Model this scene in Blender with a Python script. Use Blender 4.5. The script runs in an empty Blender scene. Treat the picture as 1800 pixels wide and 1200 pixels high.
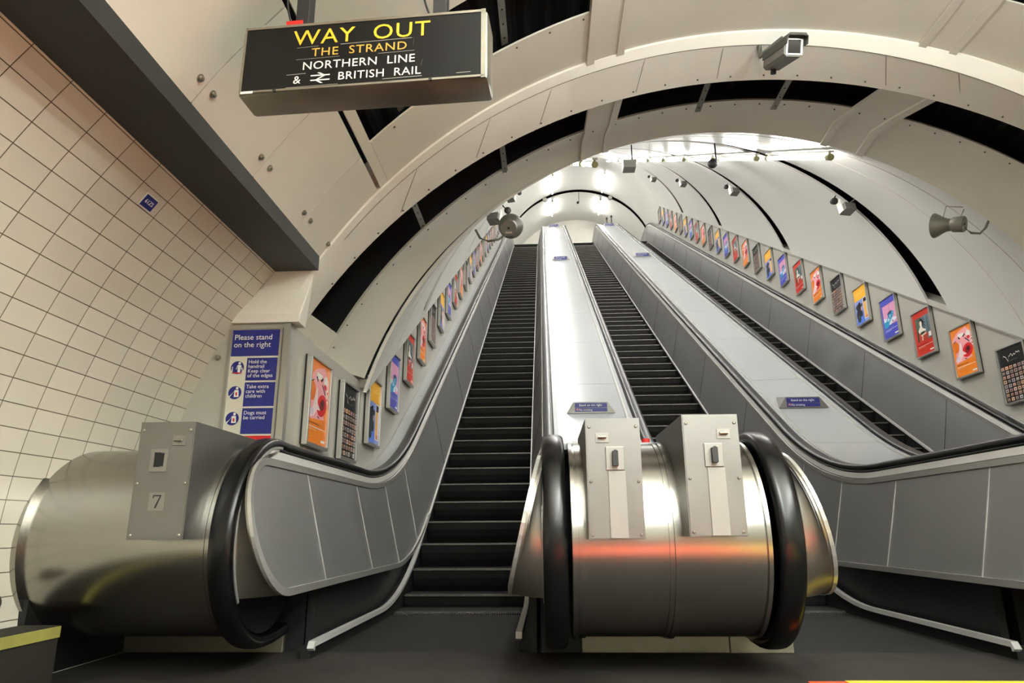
import bpy, bmesh, math, random
from mathutils import Vector, Matrix
random.seed(7)
PI = math.pi
SC = bpy.context.scene
COL = SC.collection
T = math.tan(math.radians(30.0))

# ------------------------------------------------------------------ camera
def make_camera():
    p, y, q = math.radians(15.36), math.radians(2.75), math.radians(0.4)
    F = Vector((-math.sin(y)*math.cos(p), math.cos(y)*math.cos(p), math.sin(p)))
    R = Vector((math.cos(y), math.sin(y), 0.0))
    U = R.cross(F)
    R2 = R*math.cos(q) - U*math.sin(q)
    U2 = U*math.cos(q) + R*math.sin(q)
    cd = bpy.data.cameras.new('camera')
    cd.sensor_width = 36.0
    cd.lens = 24.0
    cd.clip_start = 0.02
    cd.clip_end = 200
    co = bpy.data.objects.new('camera', cd)
    COL.objects.link(co)
    m = Matrix((R2, U2, -F)).transposed().to_4x4()
    m.translation = Vector((0, 0, 0.61))
    co.matrix_world = m
    SC.camera = co
make_camera()

# ------------------------------------------------------------------ world, lamps, exposure
W = bpy.data.worlds.new('world')
SC.world = W
W.use_nodes = True
W.node_tree.nodes['Background'].inputs[0].default_value = (0.9, 0.95, 1.0, 1)
W.node_tree.nodes['Background'].inputs[1].default_value = 0.02
SC.view_settings.view_transform = 'Standard'
SC.view_settings.look = 'None'
SC.view_settings.gamma = 1.0
SC.view_settings.exposure = 0.3
TUBE_EMIT = 52.0        # fluorescent tubes of the shaft
HALL_POWER = 122.0       # each batten of the lower hall, behind the viewer
SHAFT_POWER = 9.0

def area_light(name, loc, direction, sx, sy, power, color=(0.93, 0.995, 1.0)):
    ld = bpy.data.lights.new(name, 'AREA')
    ld.shape = 'RECTANGLE'
    ld.size, ld.size_y = sx, sy
    ld.energy = power
    ld.color = color
    o = bpy.data.objects.new(name, ld)
    COL.objects.link(o)
    o.location = loc
    o.rotation_euler = Vector(direction).to_track_quat('-Z', 'Y').to_euler()
    return o

# twin battens of the hall the viewer stands in (behind and above the viewer): each shines down and up
for lx, ly in ((0.75, 0.1), (2.5, 0.1), (0.75, -3.4), (2.5, -3.4)):
    area_light('hall_batten_light', (lx, ly, 2.86), (0.0, 0.0, -1.0), 0.12, 2.4, HALL_POWER*0.68)
    area_light('hall_batten_light', (lx, ly, 2.90), (0.0, 0.0, 1.0), 0.12, 2.4, HALL_POWER*1.75)

# ------------------------------------------------------------------ materials
MATS = {}
def lin(c):
    return tuple((v/12.92 if v <= 0.04045 else ((v+0.055)/1.055)**2.4) for v in c)
def mat(name, color, rough=0.5, metal=0.0, var=0.0, scale=6.0, bump=0.0, bscale=40.0, stretch=None, emit=None, spec=0.5, coat=0.0, rvar=0.0):
    """principled material; colour in sRGB; soft procedural variation (dirt, brushing)"""
    if name in MATS:
        return MATS[name]
    m = bpy.data.materials.new(name)
    m.use_nodes = True
    nt = m.node_tree
    b = nt.nodes['Principled BSDF']
    c = lin(color)
    b.inputs['Base Color'].default_value = (*c, 1)
    b.inputs['Roughness'].default_value = rough
    b.inputs['Metallic'].default_value = metal
    b.inputs['Specular IOR Level'].default_value = spec
    if coat:
        b.inputs['Coat Weight'].default_value = coat
    tc = nt.nodes.new('ShaderNodeTexCoord')
    mp = nt.nodes.new('ShaderNodeMapping')
    nt.links.new(tc.outputs['Object'], mp.inputs[0])
    if stretch:
        mp.inputs['Scale'].default_value = stretch
    if var > 0 or rvar > 0:
        n = nt.nodes.new('ShaderNodeTexNoise')
        n.inputs['Scale'].default_value = scale
        n.inputs['Detail'].default_value = 5
        n.inputs['Roughness'].default_value = 0.6
        nt.links.new(mp.outputs[0], n.inputs['Vector'])
        if var > 0:
            r = nt.nodes.new('ShaderNodeMapRange')
            r.inputs[1].default_value = 0.3
            r.inputs[2].default_value = 0.7
            r.inputs[3].default_value = 1 - var
            r.inputs[4].default_value = 1 + var*0.4
            nt.links.new(n.outputs[0], r.inputs[0])
            mx = nt.nodes.new('ShaderNodeMix')
            mx.data_type = 'RGBA'
            mx.blend_type = 'MULTIPLY'
            mx.inputs[0].default_value = 1
            mx.inputs[6].default_value = (*c, 1)
            nt.links.new(r.outputs[0], mx.inputs[7])
            nt.links.new(mx.outputs[2], b.inputs['Base Color'])
        if rvar > 0:
            r2 = nt.nodes.new('ShaderNodeMapRange')
            r2.inputs[1].default_value = 0.3
            r2.inputs[2].default_value = 0.7
            r2.inputs[3].default_value = max(0.02, rough - rvar)
            r2.inputs[4].default_value = rough + rvar
            nt.links.new(n.outputs[0], r2.inputs[0])
            nt.links.new(r2.outputs[0], b.inputs['Roughness'])
    if bump > 0:
        n2 = nt.nodes.new('ShaderNodeTexNoise')
        n2.inputs['Scale'].default_value = bscale
        n2.inputs['Detail'].default_value = 4
        nt.links.new(mp.outputs[0], n2.inputs['Vector'])
        bp = nt.nodes.new('ShaderNodeBump')
        bp.inputs['Strength'].default_value = bump
        bp.inputs['Distance'].default_value = 0.01
        nt.links.new(n2.outputs[0], bp.inputs['Height'])
        nt.links.new(bp.outputs[0], b.inputs['Normal'])
    if emit:
        b.inputs['Emission Color'].default_value = (*emit[:3], 1)
        b.inputs['Emission Strength'].default_value = emit[3]
    MATS[name] = m
    return m

M_ENAMEL = mat('cream enamel panel', (0.86, 0.845, 0.79), 0.42, 0, 0.07, 1.6, rvar=0.08)
M_BEAM = mat('white painted arch', (0.92, 0.905, 0.86), 0.45, 0, 0.05, 2.5)
M_LINING = mat('white shaft lining', (0.87, 0.865, 0.835), 0.3, 0, 0.02, 0.8)
M_WALLGREY = mat('grey satin wall panel', (0.70, 0.69, 0.65), 0.42, 0.15, 0.07, 1.5, rvar=0.05)
M_DUCT = mat('dark corrugated sheet', (0.06, 0.058, 0.056), 0.6, 0.1, 0.2, 3.0)
M_GIRDER = mat('black painted girder', (0.13, 0.13, 0.125), 0.5, 0, 0.1, 4)
M_BRACK = mat('galvanised strap', (0.55, 0.54, 0.5), 0.45, 0.7, 0.15, 9)
M_BOLT = mat('zinc bolt', (0.62, 0.6, 0.55), 0.3, 0.9)
M_RIVET = mat('tarnished rivet', (0.36, 0.33, 0.27), 0.5, 0.5)
M_STEEL = mat('brushed stainless steel', (0.64, 0.628, 0.602), 0.24, 1.0, 0.05, 3.0, stretch=(0.4, 4, 4), rvar=0.03)
M_BOXSTEEL = mat('satin steel box', (0.50, 0.495, 0.48), 0.42, 0.85, 0.06, 4.0, rvar=0.06)
M_PANEL = mat('grey satin balustrade', (0.55, 0.55, 0.548), 0.40, 0.6, 0.06, 2.0, rvar=0.05)
M_FLANK = mat('newel flank steel', (0.62, 0.60, 0.565), 0.36, 0.95, 0.06, 3.0)
M_TRIM = mat('polished aluminium trim', (0.76, 0.757, 0.74), 0.28, 0.65, 0.04, 5)
M_BRIGHT = mat('bright aluminium moulding', (0.88, 0.875, 0.86), 0.3, 0.35, 0.04, 5)
M_DECK = mat('pale aluminium deck', (0.64, 0.65, 0.66), 0.26, 0.12, 0.02, 0.8, spec=0.3)
M_JOINT = mat('dark joint', (0.12, 0.12, 0.12), 0.7)
M_RUBBER = mat('black handrail rubber', (0.045, 0.045, 0.048), 0.27, 0, 0.15, 12, spec=0.4)
M_STEP = mat('dark step riser', (0.085, 0.083, 0.08), 0.55, 0.2, 0.3, 7, spec=0.3)
M_NOSE = mat('worn step nosing', (0.46, 0.45, 0.43), 0.42, 0.8, 0.45, 14, stretch=(1.5, 8, 8))
M_BLACK = mat('black recess', (0.04, 0.04, 0.042), 0.55, 0.0, 0.2, 5)
M_SKIRT = mat('dark skirt panel', (0.11, 0.11, 0.11), 0.5, 0.3, 0.15, 4)
M_COMB = mat('dark comb plate', (0.105, 0.10, 0.096), 0.65, 0.0, 0.2, 9, spec=0.2)
M_FLOOR = mat('worn dark floor', (0.165, 0.15, 0.136), 0.68, 0, 0.35, 1.8, bump=0.08, bscale=70, rvar=0.12, spec=0.25)
M_ORANGE = mat('orange red floor marking', (0.93, 0.33, 0.12), 0.5, 0, 0.15, 6)
M_YELLOW = mat('yellow floor marking', (0.88, 0.78, 0.22), 0.5, 0, 0.2, 6)
M_YEDGE = mat('worn yellow edge', (0.60, 0.58, 0.30), 0.55, 0, 0.25, 9)
M_PLINTH = mat('scuffed steel plinth', (0.60, 0.575, 0.50), 0.45, 0.8, 0.3, 4.5, rvar=0.1)
M_ALU = mat('silver frame', (0.74, 0.735, 0.71), 0.35, 0.8)
M_PLATE = mat('satin cover plate', (0.56, 0.55, 0.53), 0.45, 0.75, 0.04, 8)
M_BLUE = mat('deep blue sign', (0.13, 0.15, 0.47), 0.4, 0)
M_WHITE = mat('white sign ink', (0.93, 0.92, 0.89), 0.45, 0)
M_SIGNBG = mat('off white sign board', (0.84, 0.82, 0.75), 0.45, 0, 0.04, 5)
M_RED = mat('red sign ink', (0.78, 0.13, 0.12), 0.45)
M_FACE = mat('black sign face', (0.05, 0.05, 0.053), 0.42, 0, 0.1, 6, spec=0.25)
M_GOLD = mat('yellow sign lettering', (0.90, 0.74, 0.17), 0.45)
M_GOLD2 = mat('faded yellow lettering', (0.80, 0.63, 0.25), 0.5)
M_SIGNMETAL = mat('worn sign casing', (0.60, 0.58, 0.53), 0.38, 0.85, 0.2, 5, rvar=0.08)
M_DARKMETAL = mat('dark bracket paint', (0.16, 0.16, 0.16), 0.5, 0.2)
M_HORN = mat('grey horn', (0.46, 0.46, 0.42), 0.45, 0.3, 0.1, 8)
M_CAMBODY = mat('grey camera casing', (0.50, 0.50, 0.47), 0.45, 0.3, 0.05, 9)
M_CAMSIDE = mat('dark grey camera hood', (0.30, 0.31, 0.29), 0.5, 0.2)
M_GLASS = mat('dark lens window', (0.06, 0.05, 0.07), 0.12, 0, coat=0.5)
M_TUBE = mat('lit fluorescent tube', (1, 1, 1), 0.4, emit=(1.0, 0.985, 0.95, TUBE_EMIT))
M_CAP = mat('greenish tube cap', (0.62, 0.64, 0.46), 0.5)
M_LIGHTBODY = mat('white batten casing', (0.85, 0.85, 0.83), 0.45)

def tile_material():
    m = bpy.data.materials.new('cream glazed tile')
    m.use_nodes = True
    nt = m.node_tree
    b = nt.nodes['Principled BSDF']
    uv = nt.nodes.new('ShaderNodeUVMap')
    uv.uv_map = 'UVMap'
    br = nt.nodes.new('ShaderNodeTexBrick')
    br.offset = 0.0
    br.inputs['Color1'].default_value = (*lin((0.85, 0.825, 0.76)), 1)
    br.inputs['Color2'].default_value = (*lin((0.81, 0.785, 0.72)), 1)
    br.inputs['Mortar'].default_value = (*lin((0.36, 0.32, 0.25)), 1)
    br.inputs['Scale'].default_value = 1.0
    br.inputs['Mortar Size'].default_value = 0.0022
    br.inputs['Mortar Smooth'].default_value = 0.15
    br.inputs['Brick Width'].default_value = 0.195
    br.inputs['Row Height'].default_value = 0.098
    nt.links.new(uv.outputs[0], br.inputs['Vector'])
    nt.links.new(br.outputs['Color'], b.inputs['Base Color'])
    b.inputs['Roughness'].default_value = 0.3
    bp = nt.nodes.new('ShaderNodeBump')
    bp.inputs['Strength'].default_value = 0.5
    bp.inputs['Distance'].default_value = 0.004
    bp.invert = True
    nt.links.new(br.outputs['Fac'], bp.inputs['Height'])
    nt.links.new(bp.outputs[0], b.inputs['Normal'])
    return m
M_TILE = tile_material()

# ------------------------------------------------------------------ mesh helpers
def tag(o, label=None, cat=None, group=None, kind=None):
    if label: o['label'] = label
    if cat: o['category'] = cat
    if group: o['group'] = group
    if kind: o['kind'] = kind
    return o
def thing(name, label, cat, loc=(0, 0, 0), group=None, rot=None):
    o = bpy.data.objects.new(name, None)
    o.empty_display_size = 0.1
    COL.objects.link(o)
    o.location = loc
    if rot: o.rotation_euler = rot
    return tag(o, label, cat, group)
def world_of(o):
    m = Matrix.LocRotScale(o.location, o.rotation_euler, None)
    return world_of(o.parent) @ m if o.parent else m
def obj(name, bm, m, parent=None, world=True, smooth=False, auto=None):
    """link a bmesh as ONE object; vertices are in world coordinates unless world=False"""
    me = bpy.data.meshes.new(name)
    if parent is not None and world:
        bm.transform(world_of(parent).inverted())
    bm.to_mesh(me)
    bm.free()
    for k in (m if isinstance(m, (list, tuple)) else [m]):
        me.materials.append(k)
    if smooth:
        for p in me.polygons: p.use_smooth = True
        if auto is not None:
            try: me.set_sharp_from_angle(angle=math.radians(auto))
            except Exception: pass
    o = bpy.data.objects.new(name, me)
    COL.objects.link(o)
    if parent is not None: o.parent = parent
    return o
def struct(name, bm, m, smooth=False, auto=None):
    return tag(obj(name, bm, m, None, True, smooth, auto), kind='structure')
def bm_new(): return bmesh.new()
def add_poly(bm, pts, mi=0):
    f = bm.faces.new([bm.verts.new(p) for p in pts])
    f.material_index = mi
    return f
def add_box(bm, x0, x1, y0, y1, z0, z1, mi=0, M=None, bevel=0.0):
    r = bmesh.ops.create_cube(bm, size=1.0)
    S = Matrix.Diagonal((x1-x0, y1-y0, z1-z0, 1))
    S = Matrix.Translation(((x0+x1)/2, (y0+y1)/2, (z0+z1)/2)) @ S
    bmesh.ops.transform(bm, matrix=S, verts=r['verts'])
    vs = r['verts']
    if bevel > 0:
        es = list({e for v in vs for e in v.link_edges})
        rr = bmesh.ops.bevel(bm, geom=es, offset=bevel, segments=2, affect='EDGES', profile=0.5)
        vs = list({v for f in rr['faces'] for v in f.verts} | {v for v in vs if v.is_valid})
    fs = {f for v in vs for f in v.link_faces}
    for f in fs: f.material_index = mi
    if M is not None:
        bmesh.ops.transform(bm, matrix=M, verts=vs)
    return vs
def box(x0, x1, y0, y1, z0, z1, bevel=0.0, M=None):
    bm = bm_new(); add_box(bm, x0, x1, y0, y1, z0, z1, 0, M, bevel); return bm
def add_cyl(bm, p0, p1, r0, r1=None, seg=20, mi=0, caps=True):
    if r1 is None: r1 = r0
    p0, p1 = Vector(p0), Vector(p1)
    d = (p1-p0).normalized()
    a = d.orthogonal().normalized(); b = d.cross(a)
    A = [bm.verts.new(p0+(a*math.cos(2*PI*i/seg)+b*math.sin(2*PI*i/seg))*r0) for i in range(seg)]
    B = [bm.verts.new(p1+(a*math.cos(2*PI*i/seg)+b*math.sin(2*PI*i/seg))*r1) for i in range(seg)]
    for i in range(seg):
        f = bm.faces.new((A[i], A[(i+1) % seg], B[(i+1) % seg], B[i])); f.material_index = mi
    if caps:
        f = bm.faces.new(A[::-1]); f.material_index = mi
        f = bm.faces.new(B); f.material_index = mi
def cyl(p0, p1, r0, r1=None, seg=20):
    bm = bm_new(); add_cyl(bm, p0, p1, r0, r1, seg); return bm
def add_lathe(bm, prof, origin, axis, seg=28, mi=0):
    """prof: list of (distance along axis, radius)"""
    o = Vector(origin); d = Vector(axis).normalized()
    a = d.orthogonal().normalized(); b = d.cross(a)
    rings = []
    for t, r in prof:
        rings.append([bm.verts.new(o+d*t+(a*math.cos(2*PI*i/seg)+b*math.sin(2*PI*i/seg))*max(r, 1e-4)) for i in range(seg)])
    for A, B in zip(rings, rings[1:]):
        for i in range(seg):
            f = bm.faces.new((A[i], A[(i+1) % seg], B[(i+1) % seg], B[i])); f.material_index = mi
    bm.faces.new(rings[0][::-1]).material_index = mi
    bm.faces.new(rings[-1]).material_index = mi
def add_sweep(bm, path, prof, up=None, mi=0, closed_prof=True, caps=True):
    """sweep profile [(u,v)] along path of Vectors; u along side, v along normal. up: fixed side vector"""
    path = [Vector(p) for p in path]
    rings = []
    n = len(path)
    for i, p in enumerate(path):
        t = (path[min(i+1, n-1)]-path[max(i-1, 0)]).normalized()
        s = Vector(up) if up is not None else t.orthogonal()
        s = (s - t*s.dot(t)).normalized()
        nn = s.cross(t)
        rings.append([bm.verts.new(p+s*u+nn*v) for u, v in prof])
    k = len(prof)
    for A, B in zip(rings, rings[1:]):
        for i in range(k if closed_prof else k-1):
            f = bm.faces.new((A[i], A[(i+1) % k], B[(i+1) % k], B[i])); f.material_index = mi
    if caps and closed_prof:
        bm.faces.new(rings[0][::-1]).material_index = mi
        bm.faces.new(rings[-1]).material_index = mi
def add_grid(bm, rows, mi=0, uv=None):
    """rows: list of lists of points"""
    V = [[bm.verts.new(p) for p in r] for r in rows]
    for i in range(len(V)-1):
        for j in range(len(V[0])-1):
            f = bm.faces.new((V[i][j], V[i][j+1], V[i+1][j+1], V[i+1][j])); f.material_index = mi
    return V
def add_slab(bm, rows, off, mi=0):
    """closed slab: grid of points plus the same grid shifted by off(vector or function)"""
    f_off = off if callable(off) else (lambda p: Vector(off))
    A = [[bm.verts.new(p) for p in r] for r in rows]
    B = [[bm.verts.new(Vector(p)+f_off(Vector(p))) for p in r] for r in rows]
    n, m = len(A), len(A[0])
    def q(a, b, c, d):
        bm.faces.new((a, b, c, d)).material_index = mi
    for i in range(n-1):
        for j in range(m-1):
            q(A[i][j], A[i][j+1], A[i+1][j+1], A[i+1][j])
            q(B[i][j], B[i+1][j], B[i+1][j+1], B[i][j+1])
    for i in range(n-1):
        q(A[i][0], A[i+1][0], B[i+1][0], B[i][0])
        q(A[i][m-1], B[i][m-1], B[i+1][m-1], A[i+1][m-1])
    for j in range(m-1):
        q(A[0][j], B[0][j], B[0][j+1], A[0][j+1])
        q(A[n-1][j], A[n-1][j+1], B[n-1][j+1], B[n-1][j])
def fr(a, b, step):
    n = max(1, int(math.ceil((b-a)/step-1e-6)))
    return [a+(b-a)*i/n for i in range(n+1)]
def ys(a, b):
    out = set([round(a, 4), round(b, 4)])
    for lo, hi, st in ((a, 8.2, 0.1), (8.2, 24.5, 1.1), (24.5, b, 0.15)):
        lo, hi = max(lo, a), min(hi, b)
        if hi > lo:
            out |= {round(v, 4) for v in fr(lo, hi, st)}
    return sorted(out)

def text_bm(s, size, M, depth=0.0012, align='CENTER', spacing=1.0, wscale=1.0):
    cu = bpy.data.curves.new('lettering', 'FONT')
    cu.body = s
    cu.size = size
    cu.align_x = align
    cu.extrude = depth/2
    cu.resolution_u = 3
    cu.space_character = spacing
    o = bpy.data.objects.new('lettering', cu)
    COL.objects.link(o)
    bpy.context.view_layer.update()
    me = bpy.data.meshes.new_from_object(o)
    bm = bm_new()
    bm.from_mesh(me)
    bmesh.ops.scale(bm, vec=(wscale, 1, 1), verts=bm.verts)
    bmesh.ops.transform(bm, matrix=M, verts=bm.verts)
    bpy.data.objects.remove(o)
    bpy.data.curves.remove(cu)
    bpy.data.meshes.remove(me)
    return bm

# ------------------------------------------------------------------ long curves of the escalators
Z_TOP = 12.30            # upper landing
def smax(a, b, k):
    h = max(k-abs(a-b), 0.0)
    return max(a, b)+h*h/(4*k)
def smin(a, b, k):
    return -smax(-a, -b, k)
def z_line(Y, flat, yint, top, k=0.5):
    return smin(smax(flat, T*(Y-yint), k), top, 0.5)
def z_trim(Y):  return z_line(Y, 0.08, 5.613, Z_TOP+0.08, 0.42)
def z_nose(Y):  return z_line(Y, 0.0, 5.717, Z_TOP, 0.22)
def z_rail(Y):  return z_line(Y, 1.05, 4.174, 13.45, 0.55)      # top of handrail
def z_ptop(Y):  return z_rail(Y)-0.125
def z_pbot(Y):
    return smin(smax(0.345, T*(Y-5.613)+0.012, 0.42), Z_TOP+0.09, 0.5)
def z_deck(Y):  return z_rail(Y)-0.035
Y_END = 30.6
XC = [-0.668, 1.685, 3.926]          # centre lines of the three escalators
H_RAIL, H_SK, H_TOP, H_BOT = 0.70, 0.512, 0.645, 0.502
YN, ZN, RN = 3.38, 0.57, 0.455       # newel circle (path of the handrail)

# ------------------------------------------------------------------ setting: floor, walls
bm = bm_new()
add_box(bm, -2.6, 6.2, -7.0, 3.80, -0.3, 0.0)
struct('floor', bm, M_FLOOR)
bm = bm_new()
add_box(bm, -2.6, 6.2, 3.801, 31.5, -1.2, -0.28)
struct('floor_pit', bm, M_BLACK)

# painted markings on the floor before the escalators
tag(obj('floor_marking', box(1.05, 1.20, 3.07, 3.112, 0.0005, 0.003), M_ORANGE), 'short orange red stripe on the floor at the bottom edge, left of the yellow one', 'floor marking')
tag(obj('floor_marking', box(1.205, 4.4, 3.05, 3.13, 0.0005, 0.003), M_YELLOW), 'yellow stripe painted on the floor at the lower right', 'floor marking')
tag(obj('floor_marking', box(0.0, 1.45, -0.6, 1.5, 0.0005, 0.003), M_ORANGE), 'orange painted floor field mirrored in the middle newel drum', 'floor marking')
tag(obj('floor_marking', box(1.455, 1.95, -0.6, 1.5, 0.0005, 0.003), M_YELLOW), 'yellow painted floor field mirrored at the right of the middle newel', 'floor marking')

# tiled barrel wall on the left: circle centre (0.431, 0.488) radius 2.71
def tile_pt(a, Y):
    return Vector((0.431-2.71*math.cos(a), Y, 0.488+2.71*math.sin(a)))
bm = bm_new()
uvl = bm.loops.layers.uv.new('UVMap')
A0, A1 = math.asin((0.0-0.488)/2.71), math.asin((2.42-0.488)/2.71)
aa = fr(A0, A1, 0.03)
rows = [[tile_pt(a, Y) for Y in (-7.0, -3.0, 0.0, 2.0, 3.95)] for a in aa]
V = add_grid(bm, rows)
for f in bm.faces:
    for l in f.loops:
        a = math.atan2(l.vert.co.z-0.488, 0.431-l.vert.co.x)
        l[uvl].uv = (l.vert.co.y-2.05+19.5, a*2.71-1.725+9.8)
bmesh.ops.reverse_faces(bm, faces=bm.faces)
struct('wall_left', bm, M_TILE, smooth=True)

# dark girder that carries the hall vault above the tiles
bm = bm_new()
add_box(bm, -1.70, -1.405, -7.0, 3.955, 2.185, 2.20)            # bottom flange
add_box(bm, -1.44, -1.405, -7.0, 3.955, 2.20, 2.285)            # lip towards the hall
add_box(bm, -1.58, -1.55, -7.0, 3.955, 2.20, 2.75)
add_box(bm, -1.72, -1.40, -7.0, 3.955, 2.75, 2.78)
struct('trim_1', bm, M_GIRDER)

# ------------------------------------------------------------------ arches: circles in planes of constant Y  (cx, cz, R)
def arc_pt(c, a, Y):
    return Vector((c[0]+c[2]*math.cos(a), Y, c[1]+c[2]*math.sin(a)))
def ang_x(c, x):           # angle (0..pi) at which the circle has this x
    return math.acos(max(-1, min(1, (x-c[0])/c[2])))
C_HALL = (1.495, 0.375, 3.47)
C_FRONT = (1.495, 0.375, 3.455)
C_MID = (1.43, 0.40, 3.375)
C_REAR = (1.536, 0.045, 3.685)
C_LOW = (1.625, 0.316, 3.60)
C_PAN2 = (1.57, 0.62, 3.42)
C_IN = (1.535, 0.84, 3.19)
C_DUCT = (1.52, 0.34, 3.82)

def arch_strip(bm, secs, a0s, a1s, n=60, mi=0):
    """secs: list of (circle, Y); a0s/a1s: start and end angle for each section"""
    rows = []
    for (c, Y), a0, a1 in zip(secs, a0s, a1s):
        rows.append([arc_pt(c, a0+(a1-a0)*i/n, Y) for i in range(n+1)])
    add_grid(bm, rows, mi)

# duct behind every slot: dark corrugated cylinder
bm = bm_new()
rows = []
for i in range(241):
    a = 0.30+(PI-0.76)*i/240
    r = 3.82+(0.018 if (i % 4) in (1, 2) else -0.018)
    rows.append([Vector((1.52+r*math.cos(a), Y, 0.34+r*math.sin(a))) for Y in (-7.0, 1.5, 3.3, 4.0, 5.05)])
add_grid(bm, rows)
struct('ceiling_duct', bm, M_DUCT)
bm = bm_new()
add_poly(bm, [arc_pt((1.52, 0.34, 3.86), -0.1+(PI+0.2)*i/80, 5.05) for i in range(81)] + [arc_pt((1.6, 0.47, 3.54), -0.1+(PI+0.2)*i/80, 5.05) for i in range(80, -1, -1)])
struct('ceiling_duct_end', bm, M_DUCT)

# hall vault in front of the arch
A_GIRD = ang_x(C_HALL, -1.415)
A_GAP = ang_x(C_HALL, -1.055)
A_GAP2 = ang_x(C_HALL, -1.035)
A_S0 = ang_x(C_HALL, -0.99)
X_BAT = [(0.32, 0.575), (2.52, 2.75)]
def vault_panel(a0, a1, y0, y1, c=C_HALL, th=0.012, n=None):
    bm = bm_new()
    n = n or max(3, int(abs(a1-a0)/0.035))
    rows = [[arc_pt(c, a0+(a1-a0)*i/n, y0), arc_pt(c, a0+(a1-a0)*i/n, y1)] for i in range(n+1)]
    add_slab(bm, rows, lambda p: Vector((p.x-c[0], 0, p.z-c[1])).normalized()*th)
    return bm
# large flat-jointed panels from the girder up to the dark gap
yj = [-7.0, -3.4, -2.8, -2.2, -1.6, -1.0, -0.4, 0.2, 0.8, 1.72, 2.34, 2.942, 3.548, 3.985]
for y0, y1 in zip(yj, yj[1:]):
    struct('ceiling_panel', vault_panel(A_GIRD, A_GAP, y0+0.004, y1-0.004), M_ENAMEL, smooth=True, auto=30)
# bolts of those panels
k = 0
for y, s in ((2.34, 1), (2.942, 1), (3.548, 1), (3.985, 0)):
    for dy in ((-0.05, 0.055) if s else (-0.045,)):
        a = ang_x(C_HALL, -1.352)
        p = arc_pt(C_HALL, a, y+dy); nrm = Vector((C_HALL[0]-p.x, 0, C_HALL[1]-p.z)).normalized()
        bm = bm_new()
        add_lathe(bm, [(0, 0.017), (0.004, 0.017), (0.005, 0.011), (0.014, 0.011), (0.017, 0.006)], p, nrm, 12)
        b = obj('panel_bolt', bm, M_BOLT, smooth=True, auto=40)
        k += 1
        tag(b, ('zinc bolt head on the white ceiling panels, %s from the pier end' % ['seventh', 'sixth', 'fifth', 'fourth', 'third', 'second', 'first'][k-1]), 'bolt', 'panel bolts above the girder')
# strip beyond the gap, ribs and panels between the slots
A_R0, A_R1 = ang_x(C_HALL, X_BAT[0][0]), ang_x(C_HALL, X_BAT[0][1])
A_R2, A_R3 = ang_x(C_HALL, X_BAT[1][0]), ang_x(C_HALL, X_BAT[1][1])
A_RIGHT = 0.05
struct('trim_2', vault_panel(A_GAP2, A_S0, -7.0, 3.985), M_ENAMEL, smooth=True, auto=30)
struct('ceiling_band', vault_panel(A_S0-0.0005, A_RIGHT, 3.50, 3.985), M_ENAMEL, smooth=True, auto=30)
struct('ceiling_hall', vault_panel(A_S0-0.0005, A_RIGHT, 0.9, 2.98), M_ENAMEL, smooth=True, auto=30)
struct('ceiling_back', vault_panel(A_S0-0.0005, A_RIGHT, -7.0, 0.9), M_ENAMEL, smooth=True, auto=30)
def rib(a0, a1, y0, y1, name):
    c = (C_HALL[0], C_HALL[1], C_HALL[2]-0.012)
    w = (a1-a0)
    bm = vault_panel(a0, a1, y0, y1, c, 0.02)
    c2 = (c[0], c[1], c[2]-0.012)
    for b0, b1 in ((a0, a0+w*0.2), (a1-w*0.2, a1)):
        n = 3
        rows = [[arc_pt(c2, b0+(b1-b0)*i/n, y0), arc_pt(c2, b0+(b1-b0)*i/n, y1)] for i in range(n+1)]
        add_slab(bm, rows, lambda p: Vector((p.x-c[0], 0, p.z-c[1])).normalized()*0.014)
    struct(name, bm, M_ENAMEL, smooth=True, auto=30)
rib(A_R0, A_R1, 0.9, 3.985, 'trim_3')
rib(A_R2, A_R3, 0.9, 3.985, 'trim_4')

# the white arch rib: fascia, then soffit
A_FOOT = math.asin((1.84-0.375)/3.455)
def foot(c, z):  return math.asin(max(-1, min(1, (z-c[1])/c[2])))
bm = bm_new()
zf = 1.83
secs = [((C_FRONT[0], C_FRONT[1], C_FRONT[2]+0.22), 3.96), (C_FRONT, 3.96), (C_MID, 4.02), (C_REAR, 4.345), ((C_REAR[0], C_REAR[1], C_REAR[2]+0.2), 4.36)]
a1s = [PI-foot(c, 1.85) for c, Y in secs]
a0s = [foot(c, 0.5) for c, Y in secs]
arch_strip(bm, secs, a0s, a1s, 90)
bmesh.ops.subdivide_edges(bm, edges=[], cuts=0)
struct('trim_5', bm, M_BEAM, smooth=True, auto=18)
# rivets on the arch rib and on the collar: one mesh each, part of the surface pattern
def rivets(name, c, Y, a0, a1, n, r=0.007):
    bm = bm_new()
    for i in range(n):
        a = a0+(a1-a0)*(i+0.5)/n
        p = arc_pt(c, a, Y); nrm = Vector((c[0]-p.x, 0, c[1]-p.z)).normalized()
        add_lathe(bm, [(-0.003, r), (0.002, r*0.9), (0.004, r*0.5)], p, nrm, 8)
    return struct(name, bm, M_RIVET)
rivets('trim_rivets', (1.52, 0.10, 3.62), 4.28, 0.35, 2.55, 34)
rivets('trim_rivets', (1.44, 0.36, 3.415), 4.05, 0.35, 2.5, 34)
rivets('trim_rivets', (C_LOW[0], C_LOW[1], C_LOW[2]-0.004), 4.91, 0.3, 2.7, 44)
rivets('trim_rivets', (C_HALL[0], C_HALL[1], C_HALL[2]-0.002), 3.54, 0.4, 2.35, 30)

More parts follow.
